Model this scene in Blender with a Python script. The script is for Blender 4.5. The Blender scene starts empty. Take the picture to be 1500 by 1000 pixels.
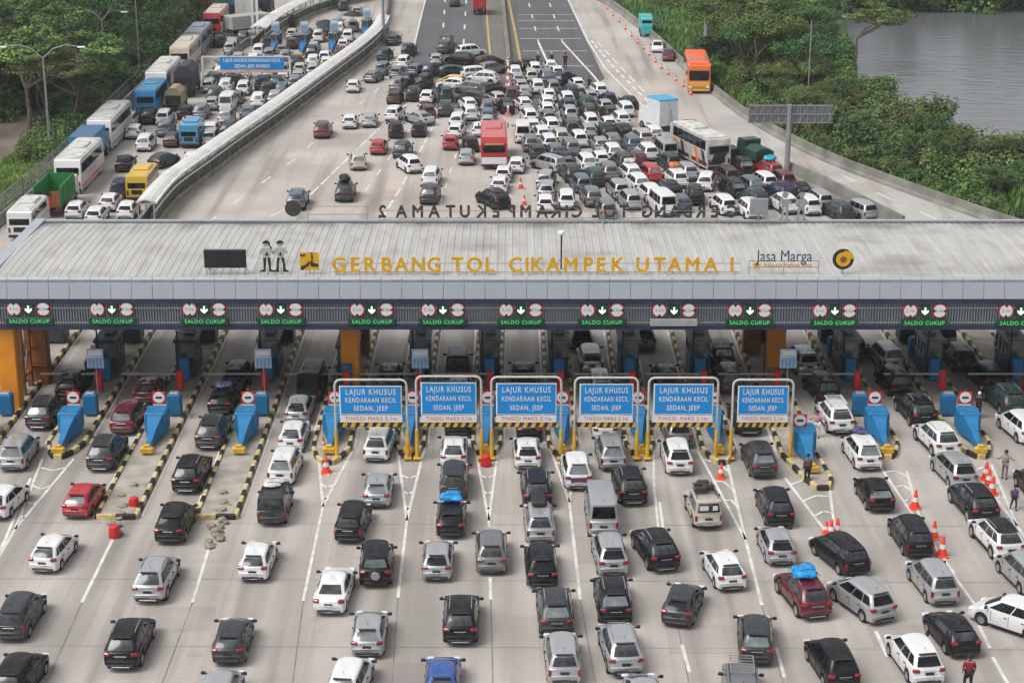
import bpy, bmesh, math, random
from mathutils import Vector, Matrix
R = math.radians
rnd = random.Random(7)
scene = bpy.context.scene
# ---------------------------------------------------------------- camera
F = 2700.0                       # focal length in pixels of a 1500 px wide picture
TH = R(18.15)                    # downward tilt
H = 35.85                        # height above the road
cam_d = bpy.data.cameras.new('camera'); cam = bpy.data.objects.new('camera', cam_d)
scene.collection.objects.link(cam); scene.camera = cam
cam.location = (0, 0, H); cam.rotation_euler = (R(90) - TH, 0, 0)
cam_d.sensor_width = 36; cam_d.lens = F / 1500 * 36; cam_d.clip_start = 1; cam_d.clip_end = 9000
# ---------------------------------------------------------------- sky, sun, exposure
SUN_EL, SUN_AZ = R(57), R(243)
world = bpy.data.worlds.new("World"); scene.world = world; world.use_nodes = True
wn = world.node_tree; wn.nodes.clear()
sky = wn.nodes.new('ShaderNodeTexSky'); sky.sky_type = 'NISHITA'; sky.sun_disc = False
sky.sun_elevation = SUN_EL; sky.sun_rotation = SUN_AZ; sky.dust_density = 4.0; sky.air_density = 1.0; sky.ozone_density = 1.0
hs = wn.nodes.new('ShaderNodeHueSaturation'); hs.inputs['Saturation'].default_value = 0.16
bg = wn.nodes.new('ShaderNodeBackground'); bg.inputs['Strength'].default_value = 0.13
wo = wn.nodes.new('ShaderNodeOutputWorld')
wn.links.new(sky.outputs[0], hs.inputs['Color']); wn.links.new(hs.outputs[0], bg.inputs['Color']); wn.links.new(bg.outputs[0], wo.inputs['Surface'])
sun_d = bpy.data.lights.new('sun', 'SUN'); sun = bpy.data.objects.new('sun', sun_d); scene.collection.objects.link(sun)
sun_d.energy = 1.15; sun_d.angle = R(30); sun_d.color = (1.0, 0.965, 0.92)
sd = Vector((math.sin(SUN_AZ) * math.cos(SUN_EL), math.cos(SUN_AZ) * math.cos(SUN_EL), math.sin(SUN_EL)))
sun.rotation_euler = sd.to_track_quat('Z', 'Y').to_euler(); sun.location = (0, 0, 200)
scene.view_settings.view_transform = 'Standard'; scene.view_settings.look = 'None'
scene.view_settings.exposure = 0.47; scene.view_settings.gamma = 1.0
# ---------------------------------------------------------------- surveying helpers (pixel of the 1500x1000 survey photo -> place)
def G(px, py, z=0.0):
    u = (px - 750) / F; v = (py - 500) / F
    dy = math.cos(TH) - v * math.sin(TH); dz = -math.sin(TH) - v * math.cos(TH)
    t = (z - H) / dz
    return Vector((u * t, dy * t, z))
def YG(py, z=0.0): return G(750, py, z).y
def ZA(py, Y):                     # height seen at picture row py on the vertical plane at distance Y
    return H - Y * math.tan(TH + math.atan((py - 500) / F))
def XA(px, Y, z=0.0):
    depth = Y * math.cos(TH) + (H - z) * math.sin(TH)
    return (px - 750) / F * depth
def PR(p):
    d = p.y * math.cos(TH) + (H - p.z) * math.sin(TH)
    v = ((H - p.z) * math.cos(TH) - p.y * math.sin(TH)) / d
    return 750 + F * p.x / d, 500 + F * v
# ---------------------------------------------------------------- object helpers
COL = scene.collection
def tag(o, label=None, cat=None, group=None, kind=None):
    if label: o['label'] = label
    if cat: o['category'] = cat
    if group: o['group'] = group
    if kind: o['kind'] = kind
    return o
def empty(name, loc=(0, 0, 0), rz=0.0):
    o = bpy.data.objects.new(name, None); COL.objects.link(o); o.location = loc; o.rotation_euler = (0, 0, rz); o.empty_display_size = .3
    return o
class MB:
    """collects shapes and links them as one mesh object"""
    def __init__(s): s.v = []; s.f = []; s.m = []; s.sm = []
    def add(s, vs, fs, mi=0, smooth=False):
        n = len(s.v); s.v += [tuple(v) for v in vs]
        for f in fs: s.f.append(tuple(i + n for i in f)); s.m.append(mi); s.sm.append(smooth)
        return s
    def box(s, c, d, mi=0, rot=None, taper=1.0):
        x, y, z = d[0] / 2, d[1] / 2, d[2] / 2
        vs = [Vector((sx * x * (taper if sz > 0 else 1), sy * y * (taper if sz > 0 else 1), sz * z)) for sz in (-1, 1) for sy in (-1, 1) for sx in (-1, 1)]
        if rot is not None: vs = [rot @ v for v in vs]
        vs = [v + Vector(c) for v in vs]
        return s.add(vs, [(0, 2, 3, 1), (4, 5, 7, 6), (0, 1, 5, 4), (2, 6, 7, 3), (0, 4, 6, 2), (1, 3, 7, 5)], mi)
    def bbox(s, c, d, b=0.03, mi=0, rot=None):     # box with chamfered vertical and top edges
        x, y, z = d[0] / 2, d[1] / 2, d[2] / 2; b = min(b, x * .9, y * .9, z * .9)
        def ring(ix, iy, zz):
            return [(-ix + b, -iy, zz), (ix - b, -iy, zz), (ix, -iy + b, zz), (ix, iy - b, zz), (ix - b, iy, zz), (-ix + b, iy, zz), (-ix, iy - b, zz), (-ix, -iy + b, zz)]
        rings = [ring(x - b * .5, y - b * .5, -z), ring(x, y, -z + b * .5), ring(x, y, z - b), ring(x - b, y - b, z)]
        vs = [Vector(p) for r in rings for p in r]
        if rot is not None: vs = [rot @ v for v in vs]
        vs = [v + Vector(c) for v in vs]
        fs = [tuple(reversed(range(8))), tuple(range(24, 32))]
        for k in range(3):
            for i in range(8): fs.append((k * 8 + i, k * 8 + (i + 1) % 8, k * 8 + 8 + (i + 1) % 8, k * 8 + 8 + i))
        return s.add(vs, fs, mi)
    def tube(s, pts, r, n=8, mi=0, caps=True, smooth=True):
        pts = [Vector(p) for p in pts]; rs = r if isinstance(r, (list, tuple)) else [r] * len(pts)
        vs = []; up = None
        for i, p in enumerate(pts):
            t = (pts[min(i + 1, len(pts) - 1)] - pts[max(i - 1, 0)]).normalized()
            if up is None: up = Vector((0, 0, 1)) if abs(t.z) < .9 else Vector((1, 0, 0))
            a = t.cross(up).normalized(); b = a.cross(t).normalized(); up = b
            for k in range(n):
                an = 2 * math.pi * k / n; vs.append(p + (a * math.cos(an) + b * math.sin(an)) * rs[i])
        fs = []
        for i in range(len(pts) - 1):
            for k in range(n): fs.append((i * n + k, i * n + (k + 1) % n, (i + 1) * n + (k + 1) % n, (i + 1) * n + k))
        s.add(vs, fs, mi, smooth)
        if caps:
            m = len(s.v) - len(vs); s.f.append(tuple(m + k for k in reversed(range(n)))); s.m.append(mi); s.sm.append(False)
            s.f.append(tuple(m + (len(pts) - 1) * n + k for k in range(n))); s.m.append(mi); s.sm.append(False)
        return s
    def lathe(s, prof, c=(0, 0, 0), n=16, mi=0, axis='Z', smooth=True):
        vs = []
        for r, z in prof:
            for k in range(n):
                a = 2 * math.pi * k / n; p = (r * math.cos(a), r * math.sin(a), z)
                if axis == 'X': p = (p[2], p[0], p[1])
                elif axis == 'Y': p = (p[0], p[2], p[1])
                vs.append(Vector(p) + Vector(c))
        fs = []
        for i in range(len(prof) - 1):
            for k in range(n): fs.append((i * n + k, i * n + (k + 1) % n, (i + 1) * n + (k + 1) % n, (i + 1) * n + k))
        fs.append(tuple(reversed(range(n)))); fs.append(tuple((len(prof) - 1) * n + k for k in range(n)))
        return s.add(vs, fs, mi, smooth)
    def prism(s, poly, z0, z1, mi=0):                 # polygon in xy, extruded in z
        n = len(poly)
        vs = [(p[0], p[1], z0) for p in poly] + [(p[0], p[1], z1) for p in poly]
        fs = [tuple(reversed(range(n))), tuple(range(n, 2 * n))] + [(i, (i + 1) % n, n + (i + 1) % n, n + i) for i in range(n)]
        return s.add(vs, fs, mi)
    def prism_x(s, poly, x0, x1, mi=0):               # polygon in yz, extruded in x
        n = len(poly)
        vs = [(x0, p[0], p[1]) for p in poly] + [(x1, p[0], p[1]) for p in poly]
        fs = [tuple(reversed(range(n))), tuple(range(n, 2 * n))] + [(i, (i + 1) % n, n + (i + 1) % n, n + i) for i in range(n)]
        return s.add(vs, fs, mi)
    def prism_y(s, poly, y0, y1, mi=0):               # polygon in xz, extruded in y
        n = len(poly)
        vs = [(p[0], y0, p[1]) for p in poly] + [(p[0], y1, p[1]) for p in poly]
        fs = [tuple(range(n)), tuple(reversed(range(n, 2 * n)))] + [(i, n + i, n + (i + 1) % n, (i + 1) % n) for i in range(n)]
        return s.add(vs, fs, mi)
    def mesh(s, name, mats):
        me = bpy.data.meshes.new(name); me.from_pydata(s.v, [], s.f)
        for m in (mats if isinstance(mats, (list, tuple)) else [mats]): me.materials.append(m)
        me.polygons.foreach_set('material_index', s.m); me.polygons.foreach_set('use_smooth', s.sm)
        bm = bmesh.new(); bm.from_mesh(me); bmesh.ops.recalc_face_normals(bm, faces=bm.faces[:]); bm.to_mesh(me); bm.free()
        if any(s.sm): me.set_sharp_from_angle(angle=R(36))
        me.update(); return me
    def build(s, name, mats, parent=None, loc=(0, 0, 0), rz=0.0):
        o = bpy.data.objects.new(name, s.mesh(name, mats)); COL.objects.link(o); o.location = loc; o.rotation_euler = (0, 0, rz)
        if parent is not None: o.parent = parent
        return o
def copy_tree(o, parent=None, skip=()):
    c = o.copy(); COL.objects.link(c)
    if parent is not None: c.parent = parent
    for ch in o.children:
        if ch.name.split('.')[0] in skip: continue
        copy_tree(ch, c, skip)
    return c
# ---------------------------------------------------------------- materials
def new_mat(name):
    m = bpy.data.materials.new(name); m.use_nodes = True
    return m, m.node_tree, m.node_tree.nodes['Principled BSDF']
def mat(name, col, rough=.6, metal=0.0, var=.12, scale=3.0, coat=0.0, bump=0.0, emit=0.0, spec=.5):
    m, nt, b = new_mat(name)
    b.inputs['Roughness'].default_value = rough; b.inputs['Metallic'].default_value = metal
    b.inputs['Specular IOR Level'].default_value = spec
    if coat: b.inputs['Coat Weight'].default_value = coat; b.inputs['Coat Roughness'].default_value = .06
    tc = nt.nodes.new('ShaderNodeTexCoord'); nz = nt.nodes.new('ShaderNodeTexNoise'); nz.inputs['Scale'].default_value = scale; nz.inputs['Detail'].default_value = 5
    nt.links.new(tc.outputs['Object'], nz.inputs['Vector'])
    r = nt.nodes.new('ShaderNodeValToRGB'); r.color_ramp.elements[0].position = .3; r.color_ramp.elements[1].position = .7
    r.color_ramp.elements[0].color = tuple(max(0, c * (1 - var)) for c in col[:3]) + (1,)
    r.color_ramp.elements[1].color = tuple(min(1, c * (1 + var)) for c in col[:3]) + (1,)
    nt.links.new(nz.outputs['Fac'], r.inputs['Fac']); nt.links.new(r.outputs['Color'], b.inputs['Base Color'])
    if emit:
        nt.links.new(r.outputs['Color'], b.inputs['Emission Color']); b.inputs['Emission Strength'].default_value = emit
    if bump:
        bp = nt.nodes.new('ShaderNodeBump'); bp.inputs['Strength'].default_value = bump; nt.links.new(nz.outputs['Fac'], bp.inputs['Height']); nt.links.new(bp.outputs['Normal'], b.inputs['Normal'])
    return m
M = {}
def paint(name, col, metal=.0, rough=.34):
    dark = max(col) < .1; m, nt, b = new_mat(name + '_car_paint')
    b.inputs['Metallic'].default_value = metal; b.inputs['Coat Weight'].default_value = .3 if dark else .6; b.inputs['Coat Roughness'].default_value = .04; b.inputs['Specular IOR Level'].default_value = .2 if dark else .5
    tc = nt.nodes.new('ShaderNodeTexCoord'); nz = nt.nodes.new('ShaderNodeTexNoise'); nz.inputs['Scale'].default_value = 2.5; nz.inputs['Detail'].default_value = 6
    nt.links.new(tc.outputs['Object'], nz.inputs['Vector'])
    # road dust: more towards the sills (a real film of dirt on the lower body)
    sp = nt.nodes.new('ShaderNodeSeparateXYZ'); nt.links.new(tc.outputs['Object'], sp.inputs[0])
    mr = nt.nodes.new('ShaderNodeMapRange'); mr.inputs['From Min'].default_value = .75; mr.inputs['From Max'].default_value = .2; mr.inputs['To Min'].default_value = .012 if dark else .03; mr.inputs['To Max'].default_value = .16 if dark else .36
    nt.links.new(sp.outputs['Z'], mr.inputs['Value'])
    mu = nt.nodes.new('ShaderNodeMath'); mu.operation = 'MULTIPLY'; nt.links.new(mr.outputs[0], mu.inputs[0]); nt.links.new(nz.outputs['Fac'], mu.inputs[1])
    mx = nt.nodes.new('ShaderNodeMix'); mx.data_type = 'RGBA'; mx.inputs['A'].default_value = tuple(col) + (1,); mx.inputs['B'].default_value = (.22, .19, .16, 1)
    nt.links.new(mu.outputs[0], mx.inputs['Factor']); nt.links.new(mx.outputs['Result'], b.inputs['Base Color'])
    rr = nt.nodes.new('ShaderNodeMapRange'); rr.inputs['To Min'].default_value = rough - .08; rr.inputs['To Max'].default_value = rough + .12
    nt.links.new(nz.outputs['Fac'], rr.inputs['Value']); nt.links.new(rr.outputs[0], b.inputs['Roughness'])
    return m
PAINT = {'w': paint('white', (.69, .69, .685)), 's': paint('silver', (.42, .43, .44), .45), 'g': paint('dark_grey', (.055, .058, .062), .4),
         'k': paint('black', (.008, .008, .010)), 'r': paint('red', (.42, .012, .02)), 'm': paint('maroon', (.13, .012, .02), .2),
         'b': paint('blue', (.03, .09, .33), .2), 'y': paint('yellow', (.62, .40, .03)), 't': paint('dark_green', (.025, .06, .055), .3),
         'e': paint('beige', (.5, .46, .38), .2), 'n': paint('brown', (.07, .045, .035), .3), 'u': paint('slate_blue', (.11, .15, .19), .4),
         'c': paint('sky_blue', (.05, .26, .46)), 'x': paint('grey', (.2, .205, .21), .45), 'o': paint('orange', (.75, .16, .04)), 'q': paint('navy', (.015, .025, .07), .2)}
CNAME = {'w': 'white', 's': 'silver', 'g': 'dark grey', 'k': 'black', 'r': 'red', 'm': 'maroon', 'b': 'blue', 'y': 'yellow', 't': 'dark green', 'e': 'beige', 'n': 'brown',
         'u': 'slate blue', 'c': 'sky blue', 'x': 'grey', 'o': 'orange', 'q': 'navy'}
M['glass'] = mat('tinted_glass', (.012, .014, .016), .07, 0, .95, 1.6, spec=.22)
M['glass2'] = mat('sky_pale_window_glass', (.13, .15, .155), .05, 0, .6, 1.6, spec=.8)  # pale grey base colour stands in for mirrored sky
M['glass3'] = mat('smoked_window_glass', (.045, .05, .055), .05, 0, .8, 2.1, spec=.5)
M['tyre'] = mat('tyre_rubber', (.015, .015, .015), .85, 0, .3, 8)
M['rim'] = mat('alloy_rim', (.42, .42, .43), .35, .8, .1, 8)
M['dark'] = mat('black_plastic', (.018, .018, .02), .6, 0, .2, 6)
M['under'] = mat('car_underside', (.01, .01, .01), .9)
M['tail'] = mat('red_tail_lamp', (.22, .008, .012), .15, 0, .2, 9, coat=.5)
M['head'] = mat('clear_headlamp', (.7, .72, .74), .1, .1, .1, 9, coat=.5)
M['plate'] = mat('number_plate', (.025, .025, .028), .5, 0, .8, 30)
M['chrome'] = mat('bright_trim', (.42, .42, .43), .35, .6, .1)
M['steel'] = mat('galvanised_steel', (.34, .35, .36), .45, .5, .18, 4)
M['greypaint'] = mat('grey_painted_steel', (.26, .27, .28), .5, .1, .15, 3)
M['navy'] = mat('navy_panel', (.018, .03, .07), .5, 0, .25, 1)
M['white'] = mat('white_painted_metal', (.72, .72, .72), .45, 0, .06, 2)
M['roadwhite'] = mat('white_road_paint', (.62, .60, .57), .75, 0, .22, 1.6)
M['seam'] = mat('tar_filled_joint', (.22, .20, .18), .9, 0, .3, 1)
M['roadyellow'] = mat('yellow_road_paint', (.42, .32, .10), .75, 0, .25, 1.5)
M['yellow'] = mat('safety_yellow_paint', (.62, .36, .03), .5, 0, .22, 3)
M['cream'] = mat('worn_cream_yellow_paint', (.55, .44, .20), .6, 0, .3, 3)
M['black'] = mat('black_kerb_paint', (.022, .02, .018), .6, 0, .5, 3)
M['orange'] = mat('orange_column_paint', (.72, .26, .015), .45, 0, .12, .8)
M['rust'] = mat('brown_orange_steel', (.24, .085, .025), .6, 0, .3, 1.2)
M['blue'] = mat('bright_blue_paint', (.008, .145, .33), .6, 0, .18, 1.5)
M['lblue'] = mat('light_blue_panel', (.03, .36, .68), .35, 0, .08, 3)
M['signblue'] = mat('blue_sign_face', (.005, .25, .66), .4, 0, .05, 2)
M['red'] = mat('signal_red_paint', (.55, .02, .02), .45, 0, .15, 3)
M['cone'] = mat('orange_red_cone', (.80, .06, .02), .5, 0, .08, 5)
M['green'] = mat('dark_green_led_board', (.006, .05, .02), .4, 0, .15, 4)
M['ledgreen'] = mat('green_led_text', (.08, .55, .18), .5, 0, .1, 2, emit=.5)
M['teal'] = mat('teal_booth_panel', (.015, .07, .10), .45, 0, .25, 1.5)
M['booth'] = mat('dark_booth_panel', (.035, .042, .05), .5, 0, .3, 1.5)
M['gold'] = mat('gold_yellow_letter', (.72, .40, .015), .4, .1, .12, 2)
M['bronze'] = mat('dark_letter_back', (.05, .045, .04), .6, .2, .3, 2)
M['concrete2'] = mat('island_concrete', (.34, .31, .27), .85, 0, .3, .9, bump=.2)
M['barrier'] = mat('weathered_concrete_barrier', (.19, .185, .165), .9, 0, .35, .5, bump=.3)
M['skin'] = mat('skin', (.35, .19, .12), .6); M['hair'] = mat('black_hair', (.012, .01, .01), .6)
M['tarp'] = mat('blue_tarpaulin', (.01, .26, .62), .55, 0, .3, 3, bump=.8)
M['bark'] = mat('tree_bark', (.13, .10, .075), .9, 0, .35, 3, bump=.5)
# ================================================================ SETTING
def inpoly(x, y, P):
    c = False; j = len(P) - 1
    for i in range(len(P)):
        if (P[i][1] > y) != (P[j][1] > y) and x < (P[j][0] - P[i][0]) * (y - P[i][1]) / (P[j][1] - P[i][1]) + P[i][0]: c = not c
        j = i
    return c
def seg_d(x, y, P, closed=True):
    best = 1e9
    for i in range(len(P) - (0 if closed else 1)):
        a = P[i]; b = P[(i + 1) % len(P)]; dx, dy = b[0] - a[0], b[1] - a[1]; L = dx * dx + dy * dy or 1e-9
        t = max(0, min(1, ((x - a[0]) * dx + (y - a[1]) * dy) / L)); best = min(best, math.hypot(x - a[0] - t * dx, y - a[1] - t * dy))
    return best
RIVER = [(g.x, g.y) for g in (G(*p) for p in [(1222, -2), (1240, 60), (1250, 112), (1290, 140), (1340, 168), (1385, 195), (1440, 218), (1500, 226), (1700, 250)])]
RIVER = RIVER + [(260, 160), (330, 250), (330, 259), (38, 259), RIVER[0]]
def ground_z(x, y):
    if inpoly(x, y, RIVER): return -0.05 - min(2.5, seg_d(x, y, RIVER) * .5)
    return -0.05
def concrete(name, col, joints=True, dark=.5, rough=.8, sx=4.2, sy=5.5):
    m, nt, b = new_mat(name); N = nt.nodes; L = nt.links
    tc = N.new('ShaderNodeTexCoord')
    def noise(scale, det, vec=None, sc=None):
        n = N.new('ShaderNodeTexNoise'); n.inputs['Scale'].default_value = scale; n.inputs['Detail'].default_value = det
        if sc:
            mp = N.new('ShaderNodeMapping'); mp.inputs['Scale'].default_value = sc; L.new(tc.outputs['Object'], mp.inputs['Vector']); L.new(mp.outputs[0], n.inputs['Vector'])
        else: L.new(tc.outputs['Object'], n.inputs['Vector'])
        return n
    def mix(a, bb, fac, mode='MIX'):
        x = N.new('ShaderNodeMix'); x.data_type = 'RGBA'; x.blend_type = mode
        for inp, v in (('A', a), ('B', bb)):
            if isinstance(v, tuple): x.inputs[inp].default_value = v
            else: L.new(v, x.inputs[inp])
        if isinstance(fac, float): x.inputs['Factor'].default_value = fac
        else: L.new(fac, x.inputs['Factor'])
        return x.outputs['Result']
    def ramp(src, p0, p1, v0=0., v1=1.):
        r = N.new('ShaderNodeMapRange'); r.inputs['From Min'].default_value = p0; r.inputs['From Max'].default_value = p1; r.inputs['To Min'].default_value = v0; r.inputs['To Max'].default_value = v1
        L.new(src, r.inputs['Value']); return r.outputs[0]
    c = tuple(col)
    base = mix(tuple(v * .84 for v in c) + (1,), tuple(min(1, v * 1.1) for v in c) + (1,), ramp(noise(.12, 6).outputs['Fac'], .35, .65))
    base = mix(base, (c[0] * 1.04, c[1] * .93, c[2] * .88, 1), ramp(noise(.045, 3).outputs['Fac'], .52, .7, 0, .7))       # pinkish slabs
    streak = noise(1.0, 4, sc=(.75, .03, 1))                                                                           # tyre and oil streaks along the lanes
    base = mix(base, tuple(v * dark for v in c) + (1,), ramp(streak.outputs['Fac'], .5, .72, 0, .72))
    sp = N.new('ShaderNodeSeparateXYZ'); L.new(tc.outputs['Object'], sp.inputs[0])                                  # rubber and oil where every car brakes for the booths
    zone = N.new('ShaderNodeMath'); zone.operation = 'MULTIPLY'; L.new(ramp(sp.outputs['Y'], 60, 92, .38, 1), zone.inputs[0]); L.new(ramp(sp.outputs['Y'], 135, 108, 0, 1), zone.inputs[1])
    oil = N.new('ShaderNodeMath'); oil.operation = 'MULTIPLY'; L.new(zone.outputs[0], oil.inputs[0]); L.new(ramp(noise(1.0, 5, sc=(.55, .025, 1)).outputs['Fac'], .42, .68, 0, .68), oil.inputs[1])
    base = mix(base, tuple(v * .34 for v in c) + (1,), oil.outputs[0])
    spots = noise(.55, 6); base = mix(base, tuple(v * .55 for v in c) + (1,), ramp(spots.outputs['Fac'], .64, .74, 0, .5))
    cross = noise(1.0, 3, sc=(.035, .9, 1))                                                                            # lateral scrub marks
    base = mix(base, tuple(v * .72 for v in c) + (1,), ramp(cross.outputs['Fac'], .58, .8, 0, .35))
    fine = noise(7, 5); base = mix(base, tuple(v * .7 for v in c) + (1,), ramp(fine.outputs['Fac'], .5, .8, 0, .35))
    if joints:
        br = N.new('ShaderNodeTexBrick'); mp = N.new('ShaderNodeMapping'); L.new(tc.outputs['Object'], mp.inputs['Vector']); L.new(mp.outputs[0], br.inputs['Vector'])
        br.offset = 0; br.inputs['Scale'].default_value = 1; br.inputs['Brick Width'].default_value = sx; br.inputs['Row Height'].default_value = sy
        br.inputs['Mortar Size'].default_value = .035; br.inputs['Mortar Smooth'].default_value = .3; br.inputs['Bias'].default_value = 0
        br.inputs['Color1'].default_value = (.88, .875, .87, 1); br.inputs['Color2'].default_value = (1, 1, 1, 1); br.inputs['Mortar'].default_value = (.82, .81, .80, 1)
        base = mix(base, br.outputs['Color'], .75, 'MULTIPLY')
    L.new(base, b.inputs['Base Color']); b.inputs['Roughness'].default_value = rough; b.inputs['Specular IOR Level'].default_value = .3
    bp = N.new('ShaderNodeBump'); bp.inputs['Strength'].default_value = .12; L.new(fine.outputs['Fac'], bp.inputs['Height']); L.new(bp.outputs[0], b.inputs['Normal'])
    return m
M['concrete'] = concrete('plaza_concrete', (.455, .42, .385), dark=.42)
M['concrete_r'] = concrete('ramp_concrete', (.43, .415, .39), sx=3.8, sy=5)
M['asphalt'] = concrete('worn_asphalt', (.112, .110, .118), joints=False, dark=.7)
M['asphalt_b'] = concrete('brownish_verge_asphalt', (.155, .145, .125), joints=False, dark=.75)
def grassmat():
    m, nt, b = new_mat('ground_soil_and_grass'); N = nt.nodes; L = nt.links; tc = N.new('ShaderNodeTexCoord')
    n = N.new('ShaderNodeTexNoise'); n.inputs['Scale'].default_value = .06; n.inputs['Detail'].default_value = 9; L.new(tc.outputs['Object'], n.inputs['Vector'])
    r = N.new('ShaderNodeValToRGB'); e = r.color_ramp.elements; e[0].position = .3; e[0].color = (.014, .03, .010, 1); e[1].position = .75; e[1].color = (.06, .09, .022, 1)
    k = e.new(.5); k.color = (.03, .055, .016, 1)
    L.new(n.outputs['Fac'], r.inputs['Fac']); L.new(r.outputs[0], b.inputs['Base Color']); b.inputs['Roughness'].default_value = .95
    return m
M['grass'] = grassmat()
xs = [-3000, -1200, -500, -250] + list(range(-160, 20, 20)) + list(range(20, 120, 2)) + list(range(120, 260, 10)) + [270, 290, 320, 350, 500, 1200, 3000]
ys = [-800, -200, 0, 40] + list(range(60, 130, 10)) + list(range(130, 275, 3)) + [290, 320, 400, 600, 1200, 4000]
gb = MB(); nx = len(xs)
gb.add([(x, y, ground_z(x, y) if 20 < x < 330 and 100 < y < 275 else -.05) for y in ys for x in xs],
       [(j * nx + i, j * nx + i + 1, (j + 1) * nx + i + 1, (j + 1) * nx + i) for j in range(len(ys) - 1) for i in range(nx - 1)], 0, True)
tag(gb.build('ground', M['grass']), kind='structure')
def watermat():
    m, nt, b = new_mat('river_water'); N = nt.nodes; L = nt.links; tc = N.new('ShaderNodeTexCoord')
    b.inputs['Base Color'].default_value = (.12, .123, .135, 1); b.inputs['Roughness'].default_value = .15; b.inputs['Specular IOR Level'].default_value = .9
    n = N.new('ShaderNodeTexNoise'); n.inputs['Scale'].default_value = .8; n.inputs['Detail'].default_value = 5; mp = N.new('ShaderNodeMapping'); mp.inputs['Scale'].default_value = (.5, 1.3, 1)
    L.new(tc.outputs['Object'], mp.inputs['Vector']); L.new(mp.outputs[0], n.inputs['Vector'])
    bp = N.new('ShaderNodeBump'); bp.inputs['Strength'].default_value = .5; bp.inputs['Distance'].default_value = .22; L.new(n.outputs['Fac'], bp.inputs['Height']); L.new(bp.outputs[0], b.inputs['Normal'])
    return m
wb = MB(); wb.add([(27, 110, -.45), (330, 110, -.45), (330, 290, -.45), (27, 290, -.45)], [(0, 1, 2, 3)]); tag(wb.build('river_water', watermat()), kind='structure')
def sheet(name, pts, z, m, kind='structure'):
    bm = bmesh.new(); vs = [bm.verts.new((p[0], p[1], z)) for p in pts]
    es = [bm.edges.new((vs[i], vs[(i + 1) % len(vs)])) for i in range(len(vs))]
    bmesh.ops.triangle_fill(bm, use_beauty=True, use_dissolve=False, edges=es)
    bmesh.ops.recalc_face_normals(bm, faces=bm.faces[:])
    for f in bm.faces:
        if f.normal.z < 0: f.normal_flip()
    me = bpy.data.meshes.new(name); bm.to_mesh(me); bm.free(); me.materials.append(m)
    o = bpy.data.objects.new(name, me); COL.objects.link(o); return tag(o, kind=kind)
def gp(pts): return [(G(*p).x, G(*p).y) for p in pts]
LEFT_EDGE = [(-60, 385), (20, 318), (60, 285), (110, 236), (150, 192), (190, 152), (235, 110), (300, 42), (345, -2), (380, -40)]
RIGHT_EDGE = [(862, -40), (872, 0), (898, 12), (930, 36), (962, 62), (1010, 108), (1058, 148), (1100, 180), (1200, 234), (1300, 272), (1440, 321), (1600, 372)]
plaza = [(-70, 38), (-70, 112)] + gp(LEFT_EDGE) + [(-48, 420), (10, 420)] + gp(RIGHT_EDGE) + [(75, 112), (75, 38)]
sheet('concrete_plaza', plaza, 0.0, M['concrete'])
sheet('asphalt_road', gp([(625, -2), (604, 75), (588, 125), (640, 160), (748, 160), (742, 60), (736, -2)]) + [(-3, 420), (-34, 420)], .006, M['asphalt'])
sheet('asphalt_road', gp([(740, -2), (746, 40), (760, 160), (800, 160), (886, 116), (860, 62), (830, -2)]) + [(24, 420), (-2, 420)], .006, M['asphalt'])
sheet('road_verge', gp([(705, -2), (712, 60), (722, 118), (762, 118), (757, 60), (747, -2)]) + [(-.5, 420), (-12, 420)], .012, M['asphalt_b'])
sheet('slip_road', gp([(1165, 258), (1300, 325), (1400, 400)]) + [(58, 112), (75, 112)] + gp(RIGHT_EDGE[::-1][:8] ) + gp([(985, 118), (1060, 182), (1100, 215)]), .006, M['concrete_r'])
# dirt path and light grass on the far left
sheet('dirt_path', gp([(-80, 232), (-80, 190), (0, 172), (45, 168), (62, 182), (30, 222), (0, 240)]), -.03, mat('bare_earth', (.24, .20, .155), .95, 0, .2, .3))
sheet('grass_verge', gp([(-60, 330), (-60, 240), (0, 244), (30, 226), (66, 214), (100, 214), (86, 244), (10, 305)]), -.035, mat('bright_short_grass', (.21, .30, .05), .95, 0, .4, .35))
sheet('grass_verge', gp([(935, -2), (955, 12), (1010, 18), (1040, 60), (1020, 90), (990, 72), (950, 38), (915, 10), (900, -2)]), -.035, mat('bright_verge_grass', (.09, .19, .03), .95, 0, .4, .5))
# ---- painted lines: polylines given on the ground
def strip(mb, pts, w, z=.014, mi=0):
    P = [G(*p) for p in pts]
    for a, b in zip(P[:-1], P[1:]):
        t = (b - a); 
        if t.length < 1e-4: continue
        t.normalize(); n = Vector((-t.y, t.x, 0)) * (w / 2)
        mb.add([(q.x, q.y, z) for q in (a - n, b - n, b + n, a + n)], [(0, 1, 2, 3)], mi)
def dashes(mb, pts, w, on, off, z=.014):
    P = [G(*p) for p in pts]; s = 0.0
    for a, b in zip(P[:-1], P[1:]):
        L = (b - a).length; t = (b - a).normalized(); n = Vector((-t.y, t.x, 0)) * (w / 2); d = -(s % (on + off))
        while d < L:
            d0, d1 = max(0, d), min(L, d + on)
            if d1 > d0 + .1: mb.add([(q.x, q.y, z) for q in (a + t * d0 - n, a + t * d1 - n, a + t * d1 + n, a + t * d0 + n)], [(0, 1, 2, 3)])
            d += on + off
        s += L
wl = MB()
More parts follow.
